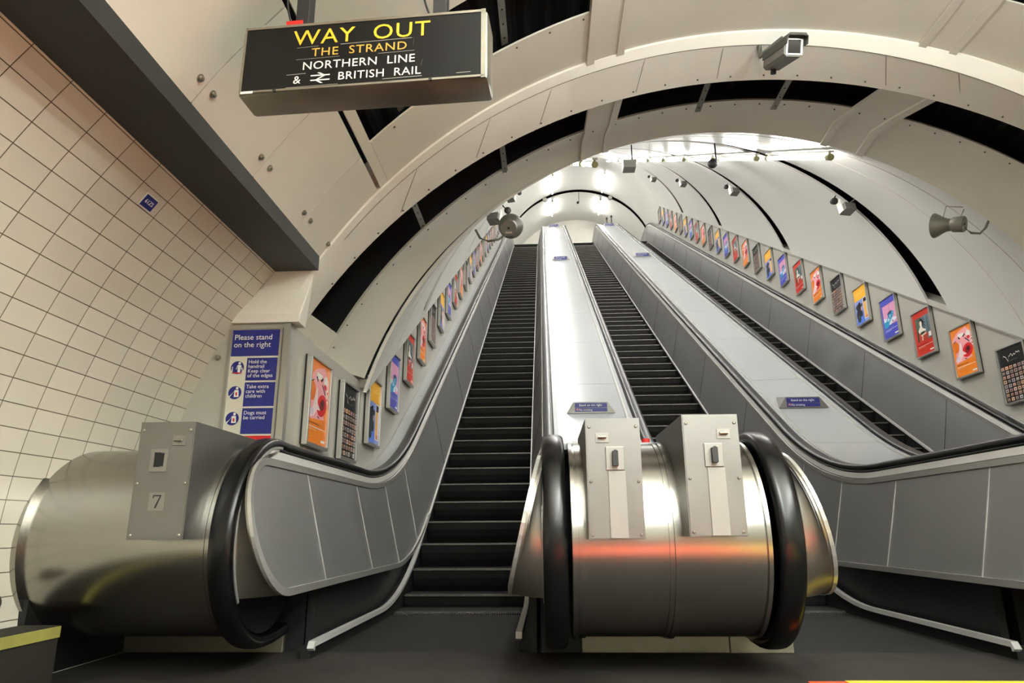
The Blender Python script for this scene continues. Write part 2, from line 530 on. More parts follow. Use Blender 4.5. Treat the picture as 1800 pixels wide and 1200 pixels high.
bm = bm_new()
for a in (0.62, 0.78, 0.98, 1.16, 1.3, 1.62, 1.78, 1.98, 2.12, 2.3):
    p0, p1 = arc_pt((C_MID[0], C_MID[1], C_MID[2]-0.001), a, 4.03), arc_pt((C_REAR[0], C_REAR[1], C_REAR[2]-0.001), a+0.02, 4.30)
    add_sweep(bm, [p0, p1], [(-0.0012, -0.0012), (0.0012, -0.0012), (0.0012, 0.0012), (-0.0012, 0.0012)])
add_sweep(bm, [arc_pt((C_MID[0], C_MID[1], C_MID[2]-0.001), 0.2+2.3*i/80, 4.022) for i in range(81)], [(-0.0012, -0.0012), (0.0012, -0.0012), (0.0012, 0.0012), (-0.0012, 0.0012)], (0, 1, 0))
struct('trim_seam', bm, M_RIVET)
# slot behind the rib: cut by ribs, then collar panels
secs = [((C_LOW[0], C_LOW[1], C_LOW[2]+0.025), 4.875), (C_LOW, 4.86), (C_PAN2, 5.20), (C_IN, 5.50), ((C_IN[0]+0.03, C_IN[1]+0.03, C_IN[2]+0.2), 5.56)]
bm = bm_new()
arch_strip(bm, secs, [foot(c, 0.9) for c, Y in secs], [PI-foot(c, 1.83) for c, Y in secs], 90)
struct('ceiling_collar', bm, M_ENAMEL, smooth=True, auto=25)
def rib2(x0, x1, name):
    bm = bm_new()
    rows = []
    secs = [((C_REAR[0], C_REAR[1], C_REAR[2]+0.03), 4.34), ((C_LOW[0], C_LOW[1], C_LOW[2]-0.012), 4.86), ((C_PAN2[0], C_PAN2[1], C_PAN2[2]-0.012), 5.2), ((C_IN[0], C_IN[1], C_IN[2]-0.008), 5.495)]
    for c, Y in secs:
        rows.append([arc_pt(c, ang_x(c, x0+(x1-x0)*i/6), Y) for i in range(7)])
    add_slab(bm, rows, (0, 0, 0.02))
    w = 0.055
    for b0, b1 in ((x0, x0+w), (x1-w, x1)):
        rows = []
        for c, Y in secs:
            rows.append([arc_pt((c[0], c[1], c[2]-0.014), ang_x(c, b0+(b1-b0)*i/2), Y) for i in range(3)])
        add_slab(bm, rows, (0, 0, 0.016))
    struct(name, bm, M_ENAMEL, smooth=True, auto=25)
rib2(0.355, 0.61, 'trim_6')
rib2(2.48, 2.83, 'trim_7')
# closed end of the left slot near the pier
def slot_fill(name, x0, x1):
    bm = bm_new()
    c0, c1 = (C_REAR[0], C_REAR[1], C_REAR[2]+0.02), (C_LOW[0], C_LOW[1], C_LOW[2]+0.005)
    rows = []
    for c, Y in ((c0, 4.34), (c1, 4.87)):
        a0, a1 = PI-foot(c, 1.82), PI-foot(c, 2.03)
        rows.append([arc_pt(c, a0+(a1-a0)*i/4, Y) for i in range(5)])
    add_slab(bm, rows, (-0.02, 0, 0.02))
    struct(name, bm, M_ENAMEL)
slot_fill('trim_8', 0, 0)
# straps seen inside the slots
def strap(c, Y0, Y1, a, name='slot_strap', label='', w=0.045):
    bm = bm_new()
    d = w/c[2]
    rows = [[arc_pt(c, a-d/2, y), arc_pt(c, a+d/2, y)] for y in (Y0, Y1)]
    add_slab(bm, rows, lambda p: Vector((p.x-c[0], 0, p.z-c[1])).normalized()*0.006)
    for k in range(5):
        y = Y0+(Y1-Y0)*(k+0.5)/5
        p = arc_pt(c, a, y)
        n = Vector((c[0]-p.x, 0, c[1]-p.z)).normalized()
        add_cyl(bm, p, p+n*0.002, 0.007, seg=10, mi=1)
    o = obj(name, bm, [M_BRACK, M_JOINT])
    tag(o, label, 'metal strap', 'straps crossing the dark slots')
C_STR = (1.56, 0.2, 3.66)
for x, lab in ((-0.92, 'punched steel strap across the dark slot, lower left of the arch'), (-0.28, 'punched steel strap across the dark slot above the left horn'),
               (1.28, 'punched steel strap across the top slot left of its middle'), (1.88, 'punched steel strap across the top slot right of its middle')):
    strap(C_STR, 4.34, 4.9, ang_x(C_STR, x), label=lab)
C_STR2 = (1.495, 0.375, 3.52)
strap(C_STR2, 2.95, 3.53, ang_x(C_STR2, -0.82), label='punched steel strap in the dark slot under the hanging sign')
strap(C_STR2, 2.95, 3.53, ang_x(C_STR2, -0.2), label='punched steel strap in the dark slot right of the hanging sign')

# pier on the left under the arch foot
XWL, XWR = -1.55, 4.75
bm = bm_new()
add_box(bm, -2.45, -1.555, 3.95, 4.4, -0.3, 1.84)
struct('wall_pier', bm, M_WALLGREY)
bm = box(-1.585, -1.545, 3.938, 3.985, 0.0, 1.84)
struct('trim_9', bm, M_ALU)
# sloping springer block above the pier, carrying girder and arch
bm = bm_new()
P = [(-1.96, 3.925, 1.842), (-1.495, 3.925, 1.842), (-1.495, 3.925, 1.895), (-1.90, 3.925, 1.895)]
Q = [(-1.96, 4.06, 1.842), (-1.50, 4.06, 1.842), (-1.44, 3.985, 2.19), (-1.71, 3.985, 2.19)]
V0 = [bm.verts.new(p) for p in P]; V1 = [bm.verts.new(p) for p in Q]
for f in ((0, 1, 2, 3),): bm.faces.new([V0[i] for i in f])
bm.faces.new([V1[i] for i in (3, 2, 1, 0)])
for i in range(4): bm.faces.new((V0[i], V1[i], V1[(i+1) % 4], V0[(i+1) % 4]))
bmesh.ops.recalc_face_normals(bm, faces=bm.faces)
struct('trim_10', bm, M_BEAM)
bm = box(-2.6, -1.69, 3.99, 4.3, 1.85, 3.4)
struct('wall_front', bm, M_ENAMEL)

# poster walls of the shaft
def wall_top(Y, level):
    return max(level, T*(Y-5.613)+1.83)
def poster_wall(name, X, side, y0, level):
    bm = bm_new()
    Y = [y0, 4.6, 5.0, 5.3, 5.5, 5.62, 5.8, 6.5]+fr(7.5, 25.4, 1.0)
    Y = [v for v in Y if v >= y0]
    rows = []
    for v in Y:
        rows.append([(X, v, max(-0.25, z_trim(v)-0.3)), (X, v, wall_top(v, level))])
    add_slab(bm, rows, (side*0.16, 0, 0))
    return struct(name, bm, M_WALLGREY)
poster_wall('wall_left_shaft', XWL, -1, 3.952, 1.82)
poster_wall('wall_right_shaft', XWR, 1, 3.0, 1.82)
for X, nm_ in ((XWL+0.012, 'trim_11'), (XWR-0.012, 'trim_12')):
    bm = bm_new()
    add_sweep(bm, [Vector((X, 5.56, 1.80))]+[Vector((X, v, T*(v-5.613)+1.79)) for v in fr(5.7, 25.4, 2.0)], [(-0.05, -0.035), (0.05, -0.035), (0.05, 0.035), (-0.05, 0.035)], (1, 0, 0))
    struct(nm_, bm, M_WALLGREY)
# shaft lining: same section carried up the 30 degree slope, in bands between dark slots
CS = (1.60, 0.84, 3.20)
A_L, A_Rr = PI-math.asin(0.86/3.2), math.asin(0.86/3.2)
def lin_pt(a, Y, r=3.20):
    return Vector((CS[0]+r*math.cos(a), Y, 0.84+T*(Y-5.5)+r*math.sin(a)))
slots = [7.74, 12.15, 16.45, 20.7]
edges = [5.52]
for s in slots: edges += [s, s+0.40]
edges += [26.2]
bands = [(edges[i], edges[i+1]) for i in range(0, len(edges), 2)]
for y0, y1 in bands:
    bm = bm_new()
    n = 64
    rows = [[lin_pt(A_Rr+(A_L-A_Rr)*i/n, Y) for Y in fr(y0, y1, 0.9)] for i in range(n+1)]
    add_slab(bm, rows, lambda p: Vector((p.x-CS[0], 0, p.z-(0.84+T*(p.y-5.5)))).normalized()*0.03)
    struct('ceiling_shaft', bm, M_LINING, smooth=True, auto=30)
bm = bm_new()
rows = [[lin_pt(-0.02+(PI+0.04)*i/64, Y, 3.48) for Y in (5.58, 12.0, 20.0, 27.0)] for i in range(65)]
add_grid(bm, rows)
struct('ceiling_shaft_duct', bm, M_BLACK, smooth=True)
# joint strips pressed into the first band (thin ribs of the collar)
for Y, r in ((5.95, 3.196), (6.55, 3.197)):
    bm = bm_new()
    rows = [[lin_pt(A_Rr+(A_L-A_Rr)*i/64, Y+d, r) for d in (0, 0.012)] for i in range(65)]
    add_slab(bm, rows, lambda p: Vector((p.x-CS[0], 0, p.z-(0.84+T*(p.y-5.5)))).normalized()*0.01)
    struct('trim_shaft_joint', bm, M_ENAMEL)

# upper landing: level vault, end wall, floor
CU = (1.63, 12.03, 3.30)
def up_pt(a, Y, r=3.30): return Vector((CU[0]+r*math.cos(a), Y, CU[1]+r*math.sin(a)))
for y0, y1 in ((24.2, 27.95), (28.25, 31.2)):
    bm = bm_new()
    rows = [[up_pt(-0.05+(PI+0.1)*i/56, Y) for Y in fr(y0, y1, 0.6)] for i in range(57)]
    add_slab(bm, rows, lambda p: Vector((p.x-CU[0], 0, p.z-CU[1])).normalized()*0.03)
    struct('ceiling_landing', bm, M_LINING, smooth=True, auto=30)
bm = bm_new()
rows = [[up_pt(-0.05+(PI+0.1)*i/56, Y, 3.52) for Y in (26.0, 31.2)] for i in range(57)]
add_grid(bm, rows)
struct('ceiling_landing_duct', bm, M_DUCT, smooth=True)
struct('wall_landing', box(-2.2, 5.4, 31.1, 31.3, 12.0, 15.7), M_BEAM)
struct('floor_landing', box(-2.2, 5.4, 27.6, 31.2, Z_TOP-0.3, Z_TOP-0.002), M_FLOOR)
# hall behind the viewer
struct('wall_back', box(-2.6, 6.2, -7.2, -7.0, -0.3, 4.2), M_ENAMEL)
bm = bm_new()
struct('wall_right', box(4.95, 5.15, -7.0, 5.6, -0.3, 2.6), M_ENAMEL)
struct('wall_shaft_side', box(-1.75, -1.71, 4.0, 27.0, -1.2, 1.8), M_BLACK)

# ------------------------------------------------------------------ escalators
def make_step_mesh():
    bm = bm_new()
    w = 0.505
    d = 0.352
    # tread with nosing, closed body, curved riser underneath
    prof = [(0.0, 0.0), (0.0, -0.014), (0.012, -0.02), (0.020, -0.08), (0.040, -0.14), (0.075, -0.207), (d-0.01, -0.207), (d-0.01, 0.0)]
    A = [bm.verts.new((-w, y, z)) for y, z in prof]
    B = [bm.verts.new((w, y, z)) for y, z in prof]
    n = len(prof)
    for i in range(n):
        f = bm.faces.new((A[i], B[i], B[(i+1) % n], A[(i+1) % n]))
        f.material_index = 1 if i in (0,) else (2 if i == 7 else 0)
    bm.faces.new(A[::-1]); bm.faces.new(B)
    # cleats of the tread edge
    for k in range(72):
        x = -w+0.012+k*(2*w-0.024)/71
        add_box(bm, x-0.0035, x+0.0035, -0.003, 0.02, -0.011, 0.002, 1)
    bmesh.ops.recalc_face_normals(bm, faces=bm.faces)
    me = bpy.data.meshes.new('step')
    bm.to_mesh(me); bm.free()
    for k in (M_STEP, M_NOSE, M_COMB): me.materials.append(k)
    return me
STEP_ME = make_step_mesh()

def rail_profile():
    w, h = 0.052, 0.030
    pts = []
    for i in range(14):
        a = 2*PI*i/14
        cx, sx = math.cos(a), math.sin(a)
        pts.append((w*math.copysign(abs(cx)**0.6, cx), h*math.copysign(abs(sx)**0.7, sx)))
    return pts
RAILP = rail_profile()

def rail_path(x):
    pts = [Vector((x, 3.66, ZN-RN+0.02)), Vector((x, 3.5, ZN-RN+0.002))]
    for i in range(0, 25):
        a = -PI/2-PI*i/24
        pts.append(Vector((x, YN+RN*math.cos(a), ZN+RN*math.sin(a))))
    for Y in ys(YN+0.1, Y_END):
        pts.append(Vector((x, Y, z_rail(Y)-0.03)))
    return pts

YC, ZC, RC = 3.20, 0.635, 0.29          # rounded front end of a balustrade panel
def p_top(Y):
    if Y < YC: return ZC+math.sqrt(max(0, RC*RC-(YC-Y)**2))
    return z_ptop(Y)
def p_bot(Y):
    if Y < YC: return ZC-math.sqrt(max(0, RC*RC-(YC-Y)**2))
    return z_pbot(Y)
def half_at(Y, z):
    zt, zb = z_ptop(max(Y, YC)), z_pbot(max(Y, YC))
    t = (z-zb)/(zt-zb)
    return H_BOT+(H_TOP-H_BOT)*t
PJ = [YC-RC, 3.75, 4.75, 5.6, 6.35] + [7.9+1.75*i for i in range(11)] + [27.2, Y_END]

def escalator(i, label):
    xc = XC[i]
    root = thing('escalator', label, 'escalator', (xc, 3.8, 0.0), 'escalators of the shaft')
    # comb plate and floor plate
    obj('comb_plate', box(xc-0.52, xc+0.52, 3.805, 5.42, -0.25, -0.004), M_COMB, root)
    bm = bm_new()
    for k in range(60):
        x = xc-0.49+k*0.98/59
        add_box(bm, x-0.003, x+0.003, 5.415, 5.50, -0.02, 0.004)
    obj('comb_teeth', bm, M_NOSE, root)
    # steps
    for k in range(-4, 57):
        Y = 6.91+0.352*k
        o = bpy.data.objects.new('step', STEP_ME)
        COL.objects.link(o)
        o.parent = root
        o.location = (0, Y-3.8, z_nose(Y))
    obj('top_plate', box(xc-0.52, xc+0.52, 26.95, 30.5, Z_TOP-0.2, Z_TOP+0.004), M_COMB, root)
    for s in (-1, 1):
        # skirt with bright top trim
        y_sk = 3.92 if (i, s) in ((0, 1), (1, -1)) else 3.60
        Y = ys(y_sk, Y_END)
        bm = bm_new()
        add_slab(bm, [[(xc+s*H_SK, y, z_trim(y)-0.02), (xc+s*H_SK, y, min(z_trim(y)-0.26, z_trim(y)*0+z_trim(y)-0.26))] for y in Y], (s*0.05, 0, 0))
        obj('skirt', bm, M_SKIRT, root)
        bm = bm_new()
        path = [Vector((xc+s*(H_SK-0.006), y_sk-0.015, 0.045))]+[Vector((xc+s*(H_SK-0.006), y, z_trim(y)-0.010)) for y in Y]
        add_sweep(bm, path, [(-0.017, -0.013), (0.017, -0.013), (0.017, 0.013), (-0.017, 0.013)], (1, 0, 0))
        obj('skirt_trim', bm, M_BRIGHT, root)
        # black recess below the level part of the balustrade
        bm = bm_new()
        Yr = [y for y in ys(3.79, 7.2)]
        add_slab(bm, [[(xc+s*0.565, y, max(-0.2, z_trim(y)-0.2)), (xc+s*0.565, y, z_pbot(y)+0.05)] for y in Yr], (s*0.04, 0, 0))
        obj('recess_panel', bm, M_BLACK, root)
        # balustrade panels
        for a, b in zip(PJ, PJ[1:]):
            if a < YC:
                Yp = [YC-RC*math.cos(PI/2*t/10) for t in range(11)]+[3.4, b]
            else:
                Yp = ys(a, b)
            bm = bm_new()
            rows = []
            for y in Yp:
                zt, zb = p_top(y), p_bot(y)
                if zt-zb < 0.002: zt, zb = zt+0.001, zb-0.001
                yy = min(max(y, Yp[0]+0.0), b-0.004)
                rows.append([(xc+s*half_at(y, zb+(zt-zb)*t), yy, zb+(zt-zb)*t) for t in (0, 0.35, 0.7, 1)])
            add_slab(bm, rows, (s*0.02, 0, 0))
            pn = obj('balustrade_panel', bm, M_PANEL, root, smooth=True, auto=30)
            if a > YC:
                bm = bm_new()
                zt, zb = p_top(a), p_bot(a)
                P0 = Vector((xc+s*(half_at(a, zb)-0.002), a+0.0, zb+0.01)); P1 = Vector((xc+s*(half_at(a, zt)-0.002), a, zt-0.01))
                w = 0.004 if a < 5 else (0.003 if a < 7 else 0.0015)
                add_sweep(bm, [P0, P1], [(-w, -0.002), (w, -0.002), (w, 0.002), (-w, 0.002)], (0, 1, 0))
                obj('joint_strip', bm, M_TRIM if a < 7 else M_SKIRT, pn)
        # outline trim of the panel: bottom (backwards), rounded end, top
        path = []
        for y in [v for v in reversed(ys(YC, 6.9))]:
            path.append(Vector((xc+s*(half_at(y, p_bot(y))-0.004), y, p_bot(y))))
        for t in range(1, 20):
            a = -PI/2-PI*t/20
            y, z = YC+RC*math.cos(a), ZC+RC*math.sin(a)
            path.append(Vector((xc+s*(half_at(y, z)-0.004), y, z)))
        for y in ys(YC, Y_END):
            path.append(Vector((xc+s*(half_at(y, p_top(y))-0.004), y, p_top(y))))
        bm = bm_new()
        add_sweep(bm, path, [(-0.008, -0.017), (0.008, -0.017), (0.008, 0.017), (-0.008, 0.017)], (1, 0, 0))
        obj('panel_trim', bm, M_TRIM, root)
        # second bright band just under the handrail
        bm = bm_new()
        rows = [[(xc+s*(H_TOP+0.006), y, p_top(y)+0.022), (xc+s*(H_TOP+0.012), y, p_top(y)+0.062)] for y in ys(YC, Y_END)]
        add_slab(bm, rows, (s*0.02, 0, 0))
        obj('rail_base', bm, M_BRIGHT, root, smooth=True, auto=30)
        bm = bm_new()
        rows = [[(xc+s*(H_TOP+0.02), y, p_top(y)+0.05), (xc+s*(H_TOP+0.02), y, z_rail(y)-0.05)] for y in ys(YC, Y_END)]
        add_slab(bm, rows, (s*0.06, 0, 0))
        obj('rail_guide', bm, M_BLACK, root)
        # flank: lofted from the handrail circle to the rounded panel end
        bm = bm_new()
        rows = []
        n = 26
        for t in range(n+1):
            a = PI/2+PI*t/n
            aA = PI/2+(PI/2+0.58)*t/n
            A = Vector((xc+s*0.655, YN+0.435*math.cos(aA), ZN+0.435*math.sin(aA)))
            y, z = YC+(RC+0.01)*math.cos(a), ZC+(RC+0.01)*math.sin(a)
            B = Vector((xc+s*half_at(y, z), y, z))
            if a > 1.35*PI:
                pass
            rows.append([A.lerp(B, q)+Vector((-s*0.012, -0.012, 0))*math.sin(PI*q) for q in (0, 0.25, 0.5, 0.75, 1)])
        add_slab(bm, rows, (s*0.015, 0, 0))
        fl = obj('newel_flank', bm, M_FLANK, root, smooth=True, auto=30)
        bm = bm_new()
        path = [Vector((xc+s*0.652, YN+0.437*math.cos(PI/2+(PI/2+0.62)*t/24), ZN+0.437*math.sin(PI/2+(PI/2+0.62)*t/24))) for t in range(25)]
        add_sweep(bm, path, [(-0.006, -0.006), (0.006, -0.006), (0.006, 0.006), (-0.006, 0.006)], (1, 0, 0))
        obj('flank_edge', bm, M_TRIM, fl)
        # underside of the level balustrade
        bm = bm_new()
        add_slab(bm, [[(xc+s*0.515, y, p_bot(max(y, YC))-0.012), (xc+s*0.66, y, p_bot(max(y, YC))-0.012)] for y in ys(3.22, 6.1)], (0, 0, 0.01))
        obj('soffit_panel', bm, M_SKIRT, root)
        obj('newel_core', cyl((xc+s*0.672, YN, ZN), (xc+s*0.738, YN, ZN), 0.418, seg=64), M_RUBBER, root, smooth=True, auto=40)
        # handrail
        bm = bm_new()
        add_sweep(bm, rail_path(xc+s*H_RAIL), RAILP, (1, 0, 0))
        obj('handrail', bm, M_RUBBER, root, smooth=True, auto=50)
    return root
ESC = [escalator(0, 'left escalator rising beside the left row of posters'),
       escalator(1, 'middle escalator between the two pale decks'),
       escalator(2, 'right escalator, steps half hidden, beside the right row of posters')]

# decks between and beside the escalators
def deck(name, x0, x1, label, joints, y0=3.38, y1=Y_END):
    root = thing(name, label, 'deck', ((x0+x1)/2, y0, 1.0), 'decks beside the handrails')
    ed = [y0]+[j for j in joints if j < y1-0.2]+[y1]
    for a, b in zip(ed, ed[1:]):
        bm = bm_new()
        add_slab(bm, [[(x0, y, z_deck(y)), (x1, y, z_deck(y))] for y in ys(a+0.0045, b-0.0045)], (0, 0, -0.03))
        obj('deck_plate', bm, M_DECK, root, smooth=True, auto=30)
    bm = bm_new()
    add_slab(bm, [[(x0+0.01, y, z_deck(y)-0.032), (x1-0.01, y, z_deck(y)-0.032)] for y in ys(y0, y1)], (0, 0, -0.02))
    obj('deck_bed', bm, M_JOINT, root)
    if x1-x0 > 0.4:
        for x in (x0+0.055, x1-0.055):
            bm = bm_new()
            add_sweep(bm, [Vector((x, y, z_deck(y)+0.004)) for y in ys(y0, y1)], [(-0.012, -0.006), (0.012, -0.006), (0.012, 0.006), (-0.012, 0.006)], (1, 0, 0))
            obj('edge_strip', bm, M_TRIM, root)
    return root
o = H_RAIL+0.056
JA = [6.5+1.75*i for i in range(12)]
JB = [6.58+1.72*i for i in range(12)]
deck('deck', XC[0]+o, XC[1]-o, 'pale metal deck between the left and the middle escalator', JA)
deck('deck', XC[1]+o, XC[2]-o, 'pale metal deck between the middle and the right escalator', JB)
deck('deck', XWL+0.005, XC[0]-o, 'narrow metal deck between left handrail and left poster wall', [6.2+1.75*i for i in range(12)], 3.96, 25.9)
deck('deck', XC[2]+o, XWR-0.005, 'narrow metal deck between right handrail and right poster wall', [6.2+1.75*i for i in range(12)], 5.7, 25.9)

# ------------------------------------------------------------------ newel housings
def screw(p, root, parent=None, r=0.009, n=(0, -1, 0)):
    bm = bm_new()
    add_lathe(bm, [(0, r), (0.003, r), (0.005, r*0.6)], p, n, 12)
    return obj('screw', bm, M_BOLT, parent or root)
def control_box(root, x0, x1, y, z0, z1, kind, keyx):
    bm = bm_new()
    prof = [(y, z0), (y, z1), (3.48, z1), (3.48, z0+0.12), (3.1, z0)]
    A = [bm.verts.new((x0, a, b)) for a, b in prof]; B = [bm.verts.new((x1, a, b)) for a, b in prof]
    for i in range(5): bm.faces.new((A[i], B[i], B[(i+1) % 5], A[(i+1) % 5]))
    bm.faces.new(A[::-1]); bm.faces.new(B)
    bmesh.ops.recalc_face_normals(bm, faces=bm.faces)
    es = [e for e in bm.edges if all(abs(v.co.y-y) < 1e-4 for v in e.verts)]
    bmesh.ops.bevel(bm, geom=es, offset=0.004, segments=2, affect='EDGES')
    bx = obj('control_box', bm, M_BOXSTEEL, root)
    w, h = x1-x0, z1-z0
    for fx in (0.06, 0.94):
        for fz in (0.02, 0.45, 0.91):
            fx2 = 0.07 if fx < 0.5 else 0.93
            screw((x0+w*fx2, y, z0+h*fz+0.008), None, bx, 0.006)
    kx = x0+w*keyx
    kz = z0+h*0.835
    kp = obj('lock_plate', box(kx-0.026, kx+0.026, y-0.004, y, kz-0.02, kz+0.02), M_PLATE, bx)
    bm = bm_new()
    add_cyl(bm, (kx-0.016, y-0.012, kz+0.001), (kx+0.016, y-0.012, kz+0.001), 0.0065, seg=12)
    obj('lock_latch', bm, M_BOLT, bx, smooth=True, auto=40)
    if kind == 'number':
        # square key port and number plate
        cx, cz = x0+w*0.42, z0+h*0.665
        bm = bm_new()
        add_box(bm, cx-0.036, cx+0.036, y-0.006, y, cz-0.046, cz-0.028)
        add_box(bm, cx-0.036, cx+0.036, y-0.006, y, cz+0.032, cz+0.046)
        add_box(bm, cx-0.036, cx-0.021, y-0.006, y, cz-0.028, cz+0.032)
        add_box(bm, cx+0.022, cx+0.036, y-0.006, y, cz-0.028, cz+0.032)
        obj('port_frame', bm, M_PLATE, bx)
        bm = bm_new()
        add_box(bm, cx-0.022, cx+0.004, y-0.0015, y-0.0002, cz-0.028, cz+0.032)
        add_box(bm, cx+0.004, cx+0.023, y-0.0015, y-0.0002, cz-0.024, cz+0.028)
        obj('port_opening', bm, M_BLACK, bx)
        nx, nz = x0+w*0.47, z0+h*0.315
        obj('number_plate', box(nx-0.033, nx+0.033, y-0.003, y, nz-0.036, nz+0.036), M_PLATE, bx)
        bm = bm_new()
        Yf = y-0.0042
        for pts in ([(-0.016, 0.026), (0.017, 0.026), (0.017, 0.021), (-0.016, 0.021)], [(-0.016, 0.026), (-0.012, 0.026), (-0.014, 0.014), (-0.018, 0.014)],
                    [(0.012, 0.022), (0.017, 0.022), (0.000, -0.026), (-0.008, -0.026)]):
            add_poly(bm, [(nx+a, Yf, nz+b) for a, b in pts])
        e = bmesh.ops.extrude_face_region(bm, geom=list(bm.faces))
        bmesh.ops.translate(bm, vec=(0, 0.001, 0), verts=[v for v in e['geom'] if isinstance(v, bmesh.types.BMVert)])
        obj('numeral', bm, M_JOINT, bx)
    else:
        cx, cz = x0+w*0.52, z0+h*0.66
        obj('switch_plate', box(cx-0.037, cx+0.037, y-0.006, y, cz-0.048, cz+0.046, 0.002), M_PLATE, bx)
        bm = bm_new()
        A = [(-0.011, -0.032), (0.011, -0.032), (0.011, 0.026), (0.0, 0.032), (-0.011, 0.026)]
        f = add_poly(bm, [(cx+a, y-0.006, cz+b) for a, b in A])
        e = bmesh.ops.extrude_face_region(bm, geom=[f])
        bmesh.ops.translate(bm, vec=(0, -0.026, 0), verts=[v for v in e['geom'] if isinstance(v, bmesh.types.BMVert)])
        bmesh.ops.recalc_face_normals(bm, faces=bm.faces)
        obj('switch_knob', bm, M_DARKMETAL, bx)
        sx = x0+w*0.545
        obj('blank_strip', box(sx-0.035, sx+0.035, y-0.004, y, z0+0.004, cz-0.052, 0.001), mat('matt aluminium strip', (0.56, 0.55, 0.53), 0.5, 0.5), bx)
    # curved flange where the box meets the drum
    return bx

def newel(label, x0, x1, boxes, plinth, rings, loc):
    root = thing('newel_housing', label, 'escalator newel', loc, 'newel housings')
    R = 0.432
    bm = bm_new()
    seg = 72
    A = []; B = []
    for i in range(seg):
        a = 2*PI*i/seg
        A.append(bm.verts.new((x0, YN+R*math.cos(a), ZN+R*math.sin(a)))); B.append(bm.verts.new((x1, YN+R*math.cos(a), ZN+R*math.sin(a))))
    for i in range(seg): bm.faces.new((A[i], B[i], B[(i+1) % seg], A[(i+1) % seg]))
    bm.faces.new(A); bm.faces.new(B[::-1])
    bmesh.ops.recalc_face_normals(bm, faces=bm.faces)
    obj('drum', bm, M_STEEL, root, smooth=True, auto=40)
    for xa, xb, r in rings:
        bm = bm_new()
        prof = [(0, R-0.02), (0, R+r), (xb-xa, R+r), (xb-xa, R-0.02)]
        add_lathe(bm, prof, (xa, YN, ZN), (1, 0, 0), 72)
        obj('flange_ring', bm, M_STEEL, root, smooth=True, auto=30)
    for b in boxes: control_box(root, *b)
    px0, px1, bx0, bx1 = plinth
    obj('base_plinth', box(px0, px1, 3.775, 3.9, 0.0, 0.105, 0.004), M_PLINTH, root)
    obj('base_block', box(bx0, bx1, 3.80, 5.4, 0.0, 0.30), M_BLACK, root)
    if bx0 < -2: obj('drum_shadow_box', box(-2.32, -2.235, 3.02, 3.8, 0.0, 0.33), M_BLACK, root)  # added black box over the tiles, stands in for the shadow under the drum
    return root
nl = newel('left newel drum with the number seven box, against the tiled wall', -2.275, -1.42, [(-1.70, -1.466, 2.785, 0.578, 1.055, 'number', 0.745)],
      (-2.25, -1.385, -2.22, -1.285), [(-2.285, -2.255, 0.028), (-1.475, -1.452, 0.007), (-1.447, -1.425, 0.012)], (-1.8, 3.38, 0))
nm = newel('middle newel drum carrying two switch boxes between black handrails', 0.102, 0.915, [(0.163, 0.384, 2.80, 0.568, 1.046, 'switch', 0.30), (0.556, 0.780, 2.80, 0.576, 1.056, 'switch', 0.72)],
      (0.165, 1.225, -0.04, 1.075), [(0.104, 0.118, 0.012), (0.13, 0.16, 0.006), (0.50, 0.515, 0.005), (0.522, 0.545, 0.009), (0.895, 0.912, 0.012)], (0.5, 3.38, 0))
for bx in [c for c in nm.children if c.name.startswith('base_plinth')]:
    obj('plinth_seam', box(0.905, 0.912, 3.772, 3.776, 0.0, 0.105), mat('rusty seam', (0.36, 0.2, 0.14), 0.7), bx)
newel('right newel drum between middle and right escalator, at the frame edge', XC[1]+H_RAIL+0.05, XC[2]-H_RAIL-0.05, [], (2.6, 3.1, 2.35, 3.25), [], (2.8, 3.38, 0))

# red stop tag standing on the deck behind the switch boxes
bm = bm_new()
add_box(bm, 0.635, 0.655, 4.44, 4.46, z_deck(4.45), z_deck(4.45)+0.12)
rt = obj('stop_button', bm, M_WHITE)
tag(rt, 'small red and white stop button post behind the middle newel boxes', 'button')
bm = bm_new()
add_cyl(bm, (0.645, 4.45, z_deck(4.45)+0.12), (0.645, 4.45, z_deck(4.45)+0.15), 0.026, seg=16)
obj('button_cap', bm, M_RED, rt)

# step platform by the tiles and chrome stop
pf = thing('platform_step', 'dark low step with a worn yellow edge at the lower left corner', 'step', (-2.15, 2.4, 0))
obj('step_body', box(-2.23, -2.064, 1.2, 3.0, 0.0, 0.232), M_FLOOR, pf)
obj('yellow_edge', box(-2.064, -2.058, 1.2, 3.0, 0.185, 0.229), M_YEDGE, pf)
bm = bm_new()
add_lathe(bm, [(0, 0.03), (0.01, 0.032), (0.03, 0.045), (0.05, 0.045), (0.065, 0.03), (0.07, 0.0)], (-2.27, 2.80, 0.335), (1, 0, 0), 20)
tag(obj('wall_stop', bm, M_BOLT, smooth=True), 'round chrome stop on the tiled wall above the low step', 'wall stop')
bm = bm_new()
add_lathe(bm, [(0, 0.018), (0.004, 0.018), (0.012, 0.013), (0.02, 0.013), (0.024, 0.0)], (-1.985, 3.95, 1.63), (0, -1, 0), 14)
tag(obj('wall_peg', bm, M_BOLT, smooth=True, auto=40), 'small chrome peg on the grey pier between tiles and blue notice', 'peg')

